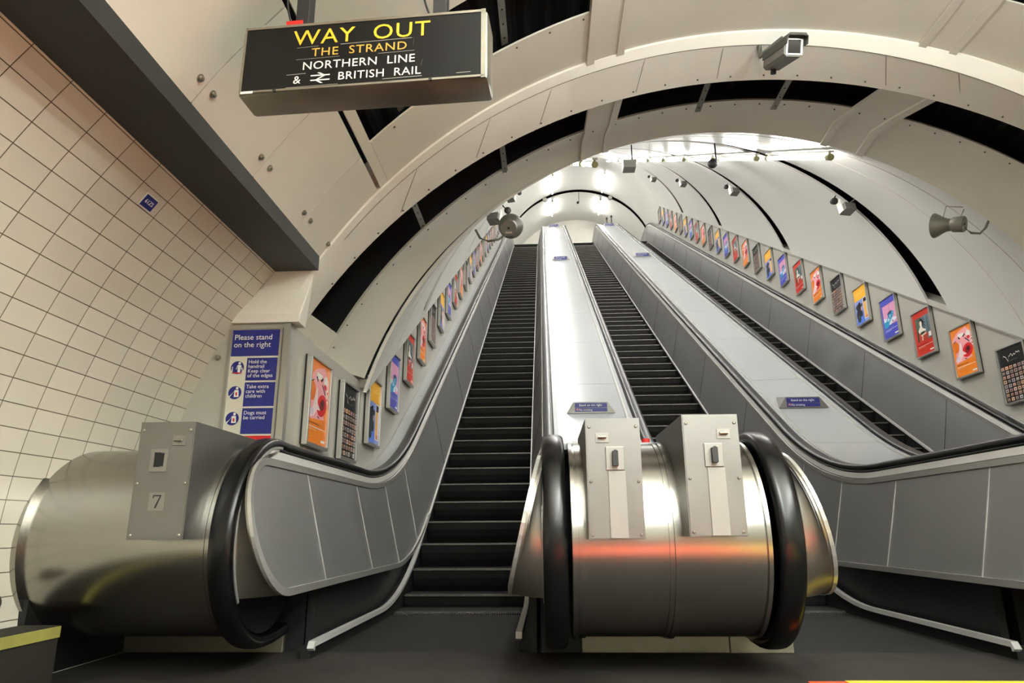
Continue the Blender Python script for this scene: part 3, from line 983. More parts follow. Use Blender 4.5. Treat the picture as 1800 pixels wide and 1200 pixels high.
# blue tile tag on the tiled wall
a = 1.667/2.71
p = tile_pt(a, 2.74)
nrm = Vector((0.431-p.x, 0, 0.488-p.z)).normalized()
up = Vector((-nrm.z, 0, nrm.x)); up = up if up.z > 0 else -up
Mt = Matrix((Vector((0, 1, 0)), up, nrm)).transposed().to_4x4(); Mt.translation = p+nrm*0.001
tt = thing('tile_tag', 'tiny dark blue numbered tag on the upper tiles left of the girder', 'tag', p)
obj('tag_plate', box(-0.047, 0.047, -0.034, 0.034, 0, 0.003, M=Mt), M_WHITE, tt)
obj('tag_face', box(-0.042, 0.042, -0.029, 0.029, 0.003, 0.004, M=Mt), M_BLUE, tt)
obj('tag_number', text_bm('61ZS', 0.028, Mt @ Matrix.Translation((0.0, -0.008, 0.0046))), M_WHITE, tt)

# ------------------------------------------------------------------ notice on the pier
nx0, nx1, nz0, nz1, ny = -1.908, -1.598, 0.86, 1.808, 3.935
nt_ = thing('notice_board', 'tall blue and white notice asking to stand on the right, on the grey pier', 'notice', ((nx0+nx1)/2, 3.95, nz0))
obj('board', box(nx0, nx1, ny, 3.949, nz0, nz1), M_SIGNBG, nt_)
bm = bm_new()
for a, b, c_, d in ((nx0-0.006, nx0+0.006, nz0, nz1), (nx1-0.006, nx1+0.006, nz0, nz1), (nx0, nx1, nz1-0.006, nz1+0.006), (nx0, nx1, nz0-0.006, nz0+0.006)):
    add_box(bm, a, b, ny-0.008, 3.949, c_, d)
obj('board_frame', bm, M_ALU, nt_)
def MXZ(x, y, z): return Matrix(((1, 0, 0, x), (0, 0, -1, y), (0, 1, 0, z), (0, 0, 0, 1)))
yb = ny-0.0015
panels = [(nx0+0.008, nx1-0.01, 1.633, 1.798), (nx0+0.112, nx1-0.012, 1.481, 1.621), (nx0+0.112, nx1-0.012, 1.324, 1.470), (nx0+0.112, nx1-0.012, 1.160, 1.313)]
bp_ = [obj('blue_panel', box(a, b, yb, ny, c_, d), M_BLUE, nt_) for (a, b, c_, d) in panels]
tag(obj('red_panel', box(nx0+0.112, nx1-0.012, yb, ny, 1.0, 1.149), M_RED, nt_), 'red panel')
def lines(txt, x, ztop, size, lead, par):
    for k, s in enumerate(txt):
        obj('lettering', text_bm(s, size, MXZ(x, yb-0.001, ztop-size*0.72-k*lead), align='LEFT', wscale=1.0), M_WHITE, par)
lines(['Please stand', 'on the right'], nx0+0.020, 1.770, 0.048, 0.047, bp_[0])
lines(['Hold the', 'handrail', 'Keep clear', 'of the edges'], nx0+0.122, 1.609, 0.0315, 0.0285, bp_[1])
lines(['Take extra', 'care with', 'children'], nx0+0.122, 1.456, 0.0315, 0.0285, bp_[2])
lines(['Dogs must', 'be carried'], nx0+0.122, 1.298, 0.0315, 0.0285, bp_[3])
def disc(bm, x, z, r, y, mi, n=28):
    add_cyl(bm, (x, y, z), (x, y+0.001, z), r, seg=n, mi=mi)
for k, z in enumerate((1.562, 1.408, 1.252)):
    bm = bm_new()
    x = nx0+0.056
    disc(bm, x, z, 0.040, yb, 0)
    y2 = yb-0.001
    disc(bm, x+0.012, z+0.027, 0.008, y2, 1, 16)
    if k == 0:
        for q in ([(0.002, 0.016), (0.022, 0.016), (0.02, -0.03), (0.004, -0.03)], [(0.0, 0.014), (0.004, 0.016), (-0.004, -0.012), (-0.008, -0.012)], [(0.02, 0.016), (0.024, 0.014), (0.03, -0.012), (0.026, -0.012)],
                  [(-0.032, 0.006), (-0.027, 0.006), (-0.027, -0.03), (-0.032, -0.03)], [(0.03, -0.002), (0.034, -0.002), (0.034, -0.03), (0.03, -0.03)]):
            add_poly(bm, [(x+a_, y2, z+b_) for a_, b_ in q], 1)
        add_poly(bm, [(x+a_, y2, z+b_) for a_, b_ in ((-0.034, -0.03), (0.034, -0.03), (0.024, -0.037), (-0.024, -0.037))], 2)
    else:
        for q in ([(-0.002, 0.016), (0.022, 0.016), (0.026, -0.026), (-0.004, -0.026)], [(0.0, 0.016), (-0.004, 0.006), (-0.036, -0.024), (-0.03, -0.028)]):
            add_poly(bm, [(x+a_, y2, z+b_) for a_, b_ in q], 1)
        add_poly(bm, [(x+a_, y2-0.0005, z+b_) for a_, b_ in ((0.004, 0.0), (0.014, 0.004), (0.016, -0.018), (0.006, -0.018))], 2)
    obj('pictogram', bm, [M_BLUE, M_WHITE, M_RED], nt_)

# ------------------------------------------------------------------ hanging WAY OUT sign
def hanging_sign():
    BL, BR = Vector((-1.061, 2.056, 2.1)), Vector((-0.1845, 2.009, 2.1))
    ex = (BR-BL).normalized(); ey = Vector((0, 0, 1)).cross(ex).normalized(); ez = Vector((0, 0, 1))
    W_ = (BR-BL).length; H_ = 0.28; D_ = 0.14
    M = Matrix((ex, ey, ez)).transposed().to_4x4(); M.translation = BL
    root = thing('hanging_sign', 'black way out sign hanging in a worn metal casing', 'sign', BL+ex*W_/2+Vector((0, 0.07, 0)))
    obj('sign_casing', box(-0.012, W_+0.012, 0.0, D_, 0.0, H_, 0.014, M), M_SIGNMETAL, root, smooth=True, auto=40)
    sf = obj('sign_face', box(0.008, W_-0.012, -0.004, 0.01, 0.012, H_-0.012, M=M), M_FACE, root)
    bm = bm_new()
    for a, b, c_, d in ((0.0, 0.006, 0, H_), (W_-0.012, W_+0.004, 0, H_), (0, W_, H_-0.012, H_-0.002), (0, W_, 0.004, 0.012)):
        add_box(bm, a, b, -0.006, 0.004, c_, d, 0, M)
    obj('face_frame', bm, M_SIGNMETAL, root)
    def tx(s, size, u, v, m, sp=1.0, ws=1.0):
        MM = M @ Matrix(((1, 0, 0, u), (0, 0, -1, -0.0055), (0, 1, 0, v), (0, 0, 0, 1)))
        full = text_bm(s, size, Matrix.Identity(4), spacing=sp, wscale=ws)
        words = s.split('  ')
        if len(words) > 1:
            xs = sorted(v.co.x for v in full.verts)
            g = max(range(len(xs)-1), key=lambda i: xs[i+1]-xs[i])
            cut = (xs[g]+xs[g+1])/2
            parts_ = []
            for left in (True, False):
                b2 = full.copy()
                bmesh.ops.delete(b2, geom=[v for v in b2.verts if (v.co.x < cut) != left], context='VERTS')
                parts_.append(b2)
            full.free()
        else: parts_ = [full]
        for b2 in parts_:
            b2.transform(MM)
            obj('lettering', b2, m, sf)
    cx = W_*0.495
    tx('WAY  OUT', 0.088, cx, 0.188, M_GOLD, 1.08, 1.08)
    tx('THE  STRAND', 0.047, cx-0.005, 0.137, M_GOLD2, 1.1, 1.1)
    tx('NORTHERN  LINE', 0.046, cx-0.005, 0.083, M_WHITE, 1.06, 1.06)
    tx('BRITISH  RAIL', 0.045, cx+0.072, 0.032, M_WHITE, 1.06, 1.04)
    tx('&', 0.045, cx-0.225, 0.028, M_WHITE)
    # double arrow
    bm = bm_new()
    ax, az = cx-0.14, 0.045
    yv = -0.0062
    for q in ([(-0.035, 0.008), (0.035, 0.008), (0.035, 0.013), (-0.035, 0.013)], [(-0.035, -0.011), (0.035, -0.011), (0.035, -0.006), (-0.035, -0.006)],
              [(-0.012, 0.022), (-0.002, 0.022), (0.02, 0.010), (0.012, 0.008)], [(-0.01, -0.008), (-0.02, -0.008), (0.012, 0.010), (0.022, 0.010)], [(-0.02, -0.008), (-0.01, -0.008), (0.012, -0.022), (0.002, -0.022)]):
        add_poly(bm, [M @ Vector((ax+a, yv, az+b)) for a, b in q])
    obj('double_arrow', bm, M_WHITE, sf)
    # peeling tape edges
    for u0, v0, u1, v1, t in ((0.20, 0.176, 0.28, 0.179, 0.0008), (0.36, 0.179, 0.62, 0.183, 0.0012), (0.625, 0.15, 0.627, 0.182, 0.002), (0.2, 0.127, 0.36, 0.129, 0.0008), (0.5, 0.128, 0.63, 0.13, 0.0008),
                              (0.17, 0.066, 0.24, 0.068, 0.0012), (0.52, 0.022, 0.66, 0.024, 0.0012), (0.17, 0.014, 0.36, 0.016, 0.0008), (0.655, 0.066, 0.66, 0.09, 0.0012), (0.78, 0.025, 0.83, 0.026, 0.0008)):
        bm = bm_new(); add_poly(bm, [M @ Vector(q) for q in ((u0, -0.0052, v0-t), (u1, -0.0052, v1-t), (u1, -0.0052, v1+t), (u0, -0.0052, v0+t))])
        obj('tape_edge', bm, M_ALU, sf)
    obj('sticker', box(0.006, 0.05, -0.0075, -0.005, 0.0005, 0.0095, M=M), M_WHITE, root)
    for u, v in ((0.13, 0.006), (0.69, 0.006)):
        bm = bm_new(); add_cyl(bm, M @ Vector((u, -0.002, v-0.0)), M @ Vector((u, -0.009, v)), 0.006, seg=10)
        obj('case_screw', bm, M_DARKMETAL, root)
    for u in (0.185, 0.705):
        h = obj('hanger', box(u-0.025, u+0.025, 0.045, 0.095, H_-0.005, H_+0.62, 0.002, M), M_DARKMETAL, root)
        bm = bm_new(); add_cyl(bm, M @ Vector((u+0.025, 0.06, H_+0.03)), M @ Vector((u+0.045, 0.06, H_+0.03)), 0.012, seg=8)
        obj('hanger_bolt', bm, M_DARKMETAL, h)
        bm = bm_new()
        for sg in (-1,):
            pts = [M @ Vector((u-0.03+sg*0.035*math.sin(t*1.3), 0.05, H_+0.02+0.12*t)) for t in [i/4 for i in range(15)]]
            add_sweep(bm, pts, [(0.004*math.cos(2*PI*i/6), 0.004*math.sin(2*PI*i/6)) for i in range(6)])
        obj('cable', bm, M_JOINT, h)
    obj('red_tag', box(0.15, 0.212, -0.004, 0.0, H_-0.004, H_+0.016, M=M), M_RED, root)
hanging_sign()

# ------------------------------------------------------------------ posters
PW, PH = 0.40, 0.555
def ell(cx, cy, rx, ry, rot=0, n=24):
    out = []
    for i in range(n):
        a = 2*PI*i/n
        x, y = rx*math.cos(a), ry*math.sin(a)
        out.append((cx+x*math.cos(rot)-y*math.sin(rot), cy+x*math.sin(rot)+y*math.cos(rot)))
    return out
def rc(x0, y0, x1, y1): return [(x0, y0), (x1, y0), (x1, y1), (x0, y1)]
def art(kind):
    """list of (polygon in 0..1 coordinates, colour) bottom layer first"""
    L = []
    W1 = (0.95, 0.93, 0.9)
    if kind == 'orange':
        o1, o2, pk, red = (0.95, 0.53, 0.16), (0.90, 0.45, 0.10), (0.96, 0.66, 0.68), (0.85, 0.14, 0.17)
        L.append((rc(0, 0, 1, 1), o1))
        L.append(([(0.04, 0.28), (0.98, 0.34), (0.93, 0.55), (0.98, 0.8), (0.72, 0.97), (0.3, 0.9), (0.02, 0.78), (0.12, 0.5)], pk))
        L += [(ell(0.14, 0.62, 0.17, 0.12), o2), (ell(0.9, 0.42, 0.12, 0.1), o1), ([(0.02, 0.86), (0.3, 0.9), (0.45, 1), (0, 1)], o1), ([(0.72, 0.97), (1, 0.8), (1, 1), (0.6, 1)], o1)]
        L += [([(0.3, 0.78), (0.58, 0.8), (0.62, 0.86), (0.34, 0.87)], W1), ([(0.3, 0.8), (0.36, 0.82), (0.42, 0.76), (0.38, 0.75)], (0.1, 0.08, 0.1)), ([(0.52, 0.79), (0.64, 0.84), (0.66, 0.81), (0.56, 0.77)], (0.1, 0.08, 0.1))]
        L += [(ell(0.80, 0.81, 0.1, 0.065), W1), (ell(0.78, 0.735, 0.07, 0.035), red), (ell(0.9, 0.63, 0.075, 0.085), W1), (ell(0.91, 0.635, 0.05, 0.06), red), (ell(0.905, 0.635, 0.028, 0.035), W1)]
        L += [([(0.6, 0.74), (0.64, 0.75), (0.82, 0.65), (0.8, 0.63)], (0.1, 0.08, 0.1)), ([(0.08, 0.73), (0.2, 0.76), (0.2, 0.745), (0.09, 0.715)], (0.12, 0.1, 0.1))]
        L += [(ell(0.66, 0.49, 0.25, 0.135, 0.15), red), (ell(0.67, 0.5, 0.13, 0.07, 0.2), (0.5, 0.07, 0.1)), (ell(0.68, 0.51, 0.05, 0.03), (0.12, 0.05, 0.08))]
        L += [([(0.36, 0.68), (0.42, 0.68), (0.44, 0.5), (0.6, 0.42), (0.44, 0.42), (0.28, 0.33), (0.12, 0.3), (0.05, 0.36), (0.22, 0.44)], (0.97, 0.86, 0.85))]
        for i in range(4): L.append(([(0.05+i*0.05, 0.33), (0.075+i*0.05, 0.34), (0.12+i*0.05, 0.41), (0.10+i*0.05, 0.415)], (0.75, 0.76, 0.92)))
        L += [([(0.46, 0.335), (0.56, 0.315), (0.57, 0.33), (0.47, 0.35)], (0.1, 0.08, 0.1))]
        L += [(rc(0.06, 0.235, 0.6, 0.255), (0.72, 0.38, 0.08)), (rc(0.05, 0.195, 0.92, 0.204), W1), (rc(0.05, 0.165, 0.45, 0.172), (0.96, 0.8, 0.6)), (rc(0.72, 0.045, 0.92, 0.075), W1), (rc(0.06, 0.08, 0.22, 0.086), (0.96, 0.75, 0.5))]
    elif kind == 'black':
        L.append((rc(0, 0, 1, 1), (0.06, 0.075, 0.075)))
        pts = []
        for i in range(46):
            t = i/45
            pts.append((0.16+0.66*t, 0.80+0.06*t+0.05*math.sin(17*t)*(0.6+0.5*math.sin(5*t+1))+0.015*math.sin(41*t)))
        for a, b in zip(pts, pts[1:]):
            L.append(([(a[0], a[1]-0.006), (b[0], b[1]-0.006), (b[0]+0.004, b[1]+0.007), (a[0]+0.004, a[1]+0.007)], W1))
        L.append(([(0.3, 0.735), (0.72, 0.75), (0.72, 0.756), (0.3, 0.741)], (0.4, 0.42, 0.42)))
        rnd = random.Random(3)
        tones = [(0.72, 0.62, 0.55), (0.55, 0.5, 0.48), (0.85, 0.62, 0.48), (0.42, 0.38, 0.38), (0.68, 0.66, 0.68), (0.9, 0.7, 0.55), (0.62, 0.5, 0.48), (0.8, 0.76, 0.74)]
        for r in range(8):
            for c_ in range(6):
                x, y = 0.045+c_*0.157, 0.03+r*0.081
                L.append((rc(x, y, x+0.115, y+0.06), tones[rnd.randrange(8)]))
                L.append((rc(x+0.022, y+0.014, x+0.093, y+0.048), tones[rnd.randrange(8)]))
                L.append((rc(x+0.042, y+0.016, x+0.076, y+0.034), (0.13, 0.1, 0.1)))
    elif kind == 'yellow':
        L.append((rc(0, 0, 1, 1), (0.55, 0.62, 0.90)))
        L.append((rc(0, 0.66, 1, 1), (0.96, 0.72, 0.22)))
        L.append((rc(0.2, 0.83, 0.78, 0.845), (0.98, 0.84, 0.5)))
        L += [(rc(0.62, 0.08, 0.98, 0.66), (0.86, 0.85, 0.93)), (rc(0.66, 0.12, 0.86, 0.56), (0.95, 0.74, 0.36)), (rc(0.68, 0.54, 0.9, 0.64), (0.1, 0.1, 0.16)), (rc(0.72, 0.1, 0.9, 0.16), (0.85, 0.5, 0.42))]
        L += [(rc(0.02, 0.02, 0.55, 0.2), (0.36, 0.52, 0.92)), (ell(0.3, 0.46, 0.2, 0.12), (0.15, 0.17, 0.2)), (ell(0.24, 0.32, 0.22, 0.13, 0.4), (0.2, 0.22, 0.25)), (ell(0.4, 0.3, 0.14, 0.1, -0.5), (0.17, 0.2, 0.23)), (ell(0.22, 0.17, 0.14, 0.1), (0.22, 0.26, 0.3)),
              (ell(0.36, 0.56, 0.08, 0.045), (0.13, 0.13, 0.16)), (ell(0.48, 0.42, 0.08, 0.05, 0.7), (0.80, 0.66, 0.6)), (ell(0.12, 0.5, 0.07, 0.06), (0.25, 0.27, 0.3)), (ell(0.52, 0.5, 0.07, 0.05), (0.30, 0.31, 0.36))]
        L += [([(0.56, 0.02), (0.6, 0.02), (0.62, 0.4), (0.58, 0.4)], (0.3, 0.33, 0.75))]
    elif kind == 'blue':
        bl, pk, te = (0.31, 0.33, 0.74), (0.88, 0.62, 0.74), (0.20, 0.62, 0.78)
        L.append((rc(0, 0, 1, 1), bl))
        L.append((rc(0.1, 0.32, 0.94, 0.84), pk))
        L.append((rc(0.52, 0.5, 0.56, 0.84), (0.80, 0.54, 0.68)))
        L.append(([(0.1, 0.32), (0.1, 0.54), (0.4, 0.5), (0.94, 0.44), (0.94, 0.40), (0.5, 0.32)], (0.9, 0.91, 0.96)))
        L.append(([(0.1, 0.28), (0.1, 0.44), (0.5, 0.42), (0.36, 0.28)], te))
        L += [(ell(0.52, 0.5, 0.3, 0.085, 0.35), te), (ell(0.53, 0.51, 0.22, 0.055, 0.35), (0.75, 0.88, 0.95)), ([(0.38, 0.6), (0.7, 0.63), (0.66, 0.49), (0.56, 0.455), (0.44, 0.475)], (0.16, 0.52, 0.72)), (ell(0.54, 0.615, 0.16, 0.035, 0.1), (0.24, 0.28, 0.5)),
              (ell(0.73, 0.55, 0.05, 0.04), (0.2, 0.55, 0.75)), ([(0.5, 0.49), (0.56, 0.49), (0.58, 0.57), (0.52, 0.57)], (0.78, 0.92, 0.96)), (ell(0.68, 0.385, 0.03, 0.03), (0.18, 0.2, 0.4))]
        L += [(rc(0.1, 0.235, 0.7, 0.25), (0.45, 0.46, 0.82)), (rc(0.1, 0.205, 0.93, 0.213), W1), (rc(0.1, 0.178, 0.5, 0.185), (0.75, 0.76, 0.92)), (rc(0.7, 0.055, 0.93, 0.085), W1)]
    else:
        rd = (0.78, 0.21, 0.16)
        L.append((rc(0, 0, 1, 1), rd))
        L.append((rc(0.14, 0.32, 0.93, 0.86), (0.34, 0.40, 0.33)))
        L.append((rc(0.5, 0.34, 0.93, 0.86), (0.42, 0.50, 0.53)))
        for i in range(5):
            for j in range(2): L.append((ell(0.62+0.18*j, 0.5+0.075*i, 0.08, 0.02, 0.6 if j else -0.6), (0.12, 0.27, 0.30)))
        L += [(ell(0.47, 0.73, 0.12, 0.1), (0.08, 0.07, 0.08)), (ell(0.43, 0.71, 0.07, 0.065), (0.94, 0.9, 0.84)), ([(0.38, 0.66), (0.48, 0.66), (0.5, 0.6), (0.68, 0.55), (0.6, 0.5), (0.3, 0.5), (0.24, 0.56)], (0.93, 0.90, 0.85)),
              ([(0.22, 0.56), (0.34, 0.48), (0.66, 0.5), (0.76, 0.42), (0.7, 0.32), (0.2, 0.32)], (0.70, 0.27, 0.2)), ([(0.34, 0.52), (0.58, 0.53), (0.6, 0.47), (0.36, 0.45)], (0.24, 0.25, 0.2)), ([(0.34, 0.46), (0.66, 0.48), (0.66, 0.45), (0.38, 0.43)], (0.92, 0.8, 0.72)),
              ([(0.42, 0.45), (0.47, 0.45), (0.44, 0.33), (0.38, 0.33)], (0.92, 0.82, 0.75)), (rc(0.78, 0.36, 0.92, 0.46), (0.92, 0.88, 0.86)), ([(0.14, 0.32), (0.22, 0.32), (0.26, 0.56), (0.2, 0.58)], (0.2, 0.22, 0.18))]
        L += [(rc(0.1, 0.235, 0.7, 0.25), (0.6, 0.14, 0.1)), (rc(0.1, 0.205, 0.92, 0.213), W1), (rc(0.1, 0.178, 0.5, 0.185), (0.9, 0.7, 0.62)), (rc(0.72, 0.055, 0.92, 0.085), W1)]
    return L
ART_ME = {}
def poster_meshes(kind):
    if kind in ART_ME: return ART_ME[kind]
    bm = bm_new()
    cols = []
    mats = []
    for n, (poly, colr) in enumerate(art(kind)):
        if colr not in cols:
            cols.append(colr)
            mats.append(mat('poster ink %.2f %.2f %.2f' % colr, colr, 0.32))
        z = 0.0225+n*0.00003
        add_poly(bm, [((x-0.5)*PW, (y-0.5)*PH, z) for x, y in poly], cols.index(colr))
    for f in bm.faces:
        f.normal_update()
        if f.normal.z < 0: f.normal_flip()
    me = bpy.data.meshes.new('poster_sheet')
    bm.to_mesh(me); bm.free()
    for k in mats: me.materials.append(k)
    ART_ME[kind] = me
    return me
def frame_mesh():
    bm = bm_new()
    w, h, b, d = PW/2+0.018, PH/2+0.018, 0.021, 0.036
    for x0, x1, y0, y1 in ((-w, w, h-b, h), (-w, w, -h, -h+b), (-w, -w+b, -h+b, h-b), (w-b, w, -h+b, h-b)):
        add_box(bm, x0, x1, y0, y1, 0.0, d, 0, None, 0.002)
    me = bpy.data.meshes.new('frame'); bm.to_mesh(me); bm.free(); me.materials.append(M_ALU)
    bm = bm_new(); add_box(bm, -w+0.004, w-0.004, -h+0.004, h-0.004, -0.012, 0.02)
    mb = bpy.data.meshes.new('backing'); bm.to_mesh(mb); bm.free(); mb.materials.append(M_JOINT)
    return me, mb
FRAME_ME, BACK_ME = frame_mesh()
ORD = ['first', 'second', 'third', 'fourth', 'fifth', 'sixth', 'seventh', 'eighth', 'ninth', 'tenth', 'eleventh', 'twelfth', 'thirteenth', 'fourteenth', 'fifteenth', 'sixteenth', 'seventeenth', 'eighteenth',
       'nineteenth', 'twentieth', 'twenty-first', 'twenty-second', 'twenty-third', 'twenty-fourth', 'twenty-fifth', 'twenty-sixth', 'twenty-seventh', 'twenty-eighth', 'twenty-ninth', 'thirtieth']
DESC = {'orange': 'orange and pink', 'black': 'black photo grid', 'yellow': 'yellow topped', 'blue': 'violet blue cup', 'red': 'red portrait'}
def poster(kind, X, Y, Z, side, label, group):
    root = thing('framed_poster', label, 'poster', (X, Y, Z), group)
    # local x along the wall to the viewer's right, local y up, local z out of the wall
    root.rotation_euler = (PI/2, 0, PI/2 if side < 0 else -PI/2)
    for nm_, me in (('frame', FRAME_ME), ('backing', BACK_ME), ('poster_sheet', poster_meshes(kind))):
        c_ = bpy.data.objects.new(nm_, me)
        COL.objects.link(c_); c_.parent = root
seqL = ['orange', 'black', 'yellow', 'blue', 'red']
for k in range(27):
    kind = seqL[k % 5]
    if k < 2: Y, Z = (4.455 if k == 0 else 5.19), 1.43 - 0.015*k
    else:
        Y = 5.94+0.748*(k-2); Z = T*(Y-5.613)+1.425
    poster(kind, XWL+0.013, Y, Z, -1, 'silver framed %s poster, %s up the left wall' % (DESC[kind], ORD[k]), 'posters along the left wall')
seqR = ['black', 'orange', 'red', 'blue', 'yellow']
for k in range(26):
    kind = seqR[k % 5]
    Y = 6.93+0.733*k; Z = T*(Y-5.613)+1.325
    poster(kind, XWR-0.013, Y, Z, 1, 'silver framed %s poster, %s up the right wall' % (DESC[kind], ORD[k]), 'posters along the right wall')

# ------------------------------------------------------------------ wedge signs on the decks
def wedge(xc, Y, label):
    zb = z_deck(Y)+0.006
    root = thing('deck_sign', label, 'sign', (xc, Y, zb), 'stand on the right signs')
    bm = bm_new()
    wb, wt, h = 0.265, 0.18, 0.125
    P = [(-wb, 0, 0), (wb, 0, 0), (wt, 0.012, h), (-wt, 0.012, h)]
    yb_, = (0.30,)
    Q = [(-wt, yb_, T*yb_), (wt, yb_, T*yb_)]
    v = [bm.verts.new(Vector(p)+Vector((xc, Y, zb))) for p in P]
    w = [bm.verts.new(Vector(p)+Vector((xc, Y, zb))) for p in Q]
    bm.faces.new(v)
    bm.faces.new((v[3], v[2], w[1], w[0]))
    bm.faces.new((v[0], v[3], w[0])); bm.faces.new((v[1], w[1], v[2])); bm.faces.new((v[0], w[0], w[1], v[1]))
    bmesh.ops.recalc_face_normals(bm, faces=bm.faces)
    obj('wedge_body', bm, M_BOXSTEEL, root)
    tl = math.atan2(0.012, h)
    M = Matrix.Translation((xc, Y, zb)) @ Matrix.Rotation(-tl, 4, 'X')
    b1 = obj('blue_plate', box(-0.175, 0.175, -0.003, 0.0, 0.060, 0.112, M=M), M_BLUE, root)
    b2 = obj('blue_plate', box(-0.175, 0.175, -0.003, 0.0, 0.016, 0.055, M=M), M_BLUE, root)
    def tx(s, size, x, z, al, par):
        MM = M @ Matrix(((1, 0, 0, x), (0, 0, -1, -0.0038), (0, 1, 0, z), (0, 0, 0, 1)))
        obj('lettering', text_bm(s, size, MM, align=al), M_WHITE, par)
    tx('Stand on the right', 0.034, -0.005, 0.077, 'CENTER', b1)
    tx('No smoking', 0.029, -0.13, 0.026, 'LEFT', b2)
    bm = bm_new()
    c_ = M @ Vector((-0.148, -0.0034, 0.036))
    for i in range(24):
        a, b = 2*PI*i/24, 2*PI*(i+1)/24
        add_poly(bm, [c_+Vector((r*math.cos(t), -0.0005, r*math.sin(t))) for r, t in ((0.014, a), (0.014, b), (0.009, b), (0.009, a))], 0)
    add_poly(bm, [c_+Vector(q) for q in ((-0.009, -0.0006, 0.006), (-0.006, -0.0006, 0.009), (0.009, -0.0006, -0.006), (0.006, -0.0006, -0.009))], 0)
    add_poly(bm, [c_+Vector(q) for q in ((-0.009, -0.0003, -0.002), (0.009, -0.0003, -0.002), (0.009, -0.0003, 0.002), (-0.009, -0.0003, 0.002))], 1)
    obj('no_smoking_symbol', bm, [mat('pale red ink', (0.82, 0.45, 0.42), 0.5), M_WHITE], root)
wedge(0.50, 7.37, 'wedge sign reading stand on the right, nearest on the middle deck')
wedge(0.52, 17.75, 'wedge sign reading stand on the right, halfway up the middle deck')
wedge(0.52, 26.6, 'wedge sign reading stand on the right, topmost on the middle deck')
wedge(2.785, 7.42, 'wedge sign reading stand on the right, nearest on the right deck')
wedge(2.82, 18.0, 'wedge sign reading stand on the right, halfway up the right deck')
wedge(2.82, 26.3, 'wedge sign reading stand on the right, topmost on the right deck')

# ------------------------------------------------------------------ cctv camera on the arch
def cctv():
    F0 = Vector((1.578, 3.66, 3.469))      # front face centre
    B0 = Vector((1.552, 3.95, 3.588))
    d = (F0-B0).normalized()
    s = d.cross(Vector((0, 0, 1))).normalized()
    u = s.cross(d)
    M = Matrix((s, d, u)).transposed().to_4x4(); M.translation = B0
    L = (F0-B0).length
    root = thing('security_camera', 'grey boxy security camera on the white arch', 'camera', B0)
    def prism(prof, y0, y1):
        bm = bm_new()
        A = [bm.verts.new(M @ Vector((a, y0, b))) for a, b in prof]; B = [bm.verts.new(M @ Vector((a, y1, b))) for a, b in prof]
        n = len(prof)
        for i in range(n): bm.faces.new((A[i], A[(i+1) % n], B[(i+1) % n], B[i]))
        bm.faces.new(A[::-1]); bm.faces.new(B)
        bmesh.ops.recalc_face_normals(bm, faces=bm.faces)
        return bm
    obj('camera_body', prism([(-0.045, -0.062), (0.045, -0.062), (0.062, -0.045), (0.062, 0.05), (-0.062, 0.05), (-0.062, -0.045)], 0, L), M_CAMBODY, root)
    bm = prism([(-0.066, 0.0), (-0.066, 0.045), (-0.05, 0.066), (0.05, 0.066), (0.066, 0.045), (0.066, 0.0), (0.063, 0.0), (0.063, 0.052), (-0.063, 0.052), (-0.063, 0.0)], -0.01, L+0.05)
    obj('sun_hood', bm, M_CAMSIDE, root)
    bm = bm_new()
    for a, b, c_, e in ((-0.052, 0.052, -0.054, -0.044), (-0.052, -0.040, -0.044, 0.036), (0.040, 0.052, -0.044, 0.036), (-0.052, 0.052, 0.036, 0.044)):
        add_box(bm, a, b, L-0.001, L+0.006, c_, e, 0, M)
    obj('window_frame', bm, M_ALU, root)
    obj('lens_window', box(-0.041, 0.041, L-0.001, L+0.003, -0.045, 0.037, M=M), M_GLASS, root)
    bm = bm_new()
    add_sweep(bm, [M @ Vector((-0.03, 0.05, 0.06)), M @ Vector((-0.03, 0.06, 0.12)), Vector((1.50, 4.02, 3.68)), Vector((1.51, 4.04, 3.80))], [(0.018*math.cos(2*PI*i/8), 0.018*math.sin(2*PI*i/8)) for i in range(8)])
    add_box(bm, 1.42, 1.56, 4.02, 4.14, 3.775, 3.80)
    obj('mount_bracket', bm, M_BRACK, root, smooth=True, auto=40)
    bm = bm_new()
    add_cyl(bm, M @ Vector((0, 0.02, -0.06)), M @ Vector((0, 0.02, -0.09)), 0.018, seg=12)
    obj('cable_gland', bm, M_DARKMETAL, root)
cctv()

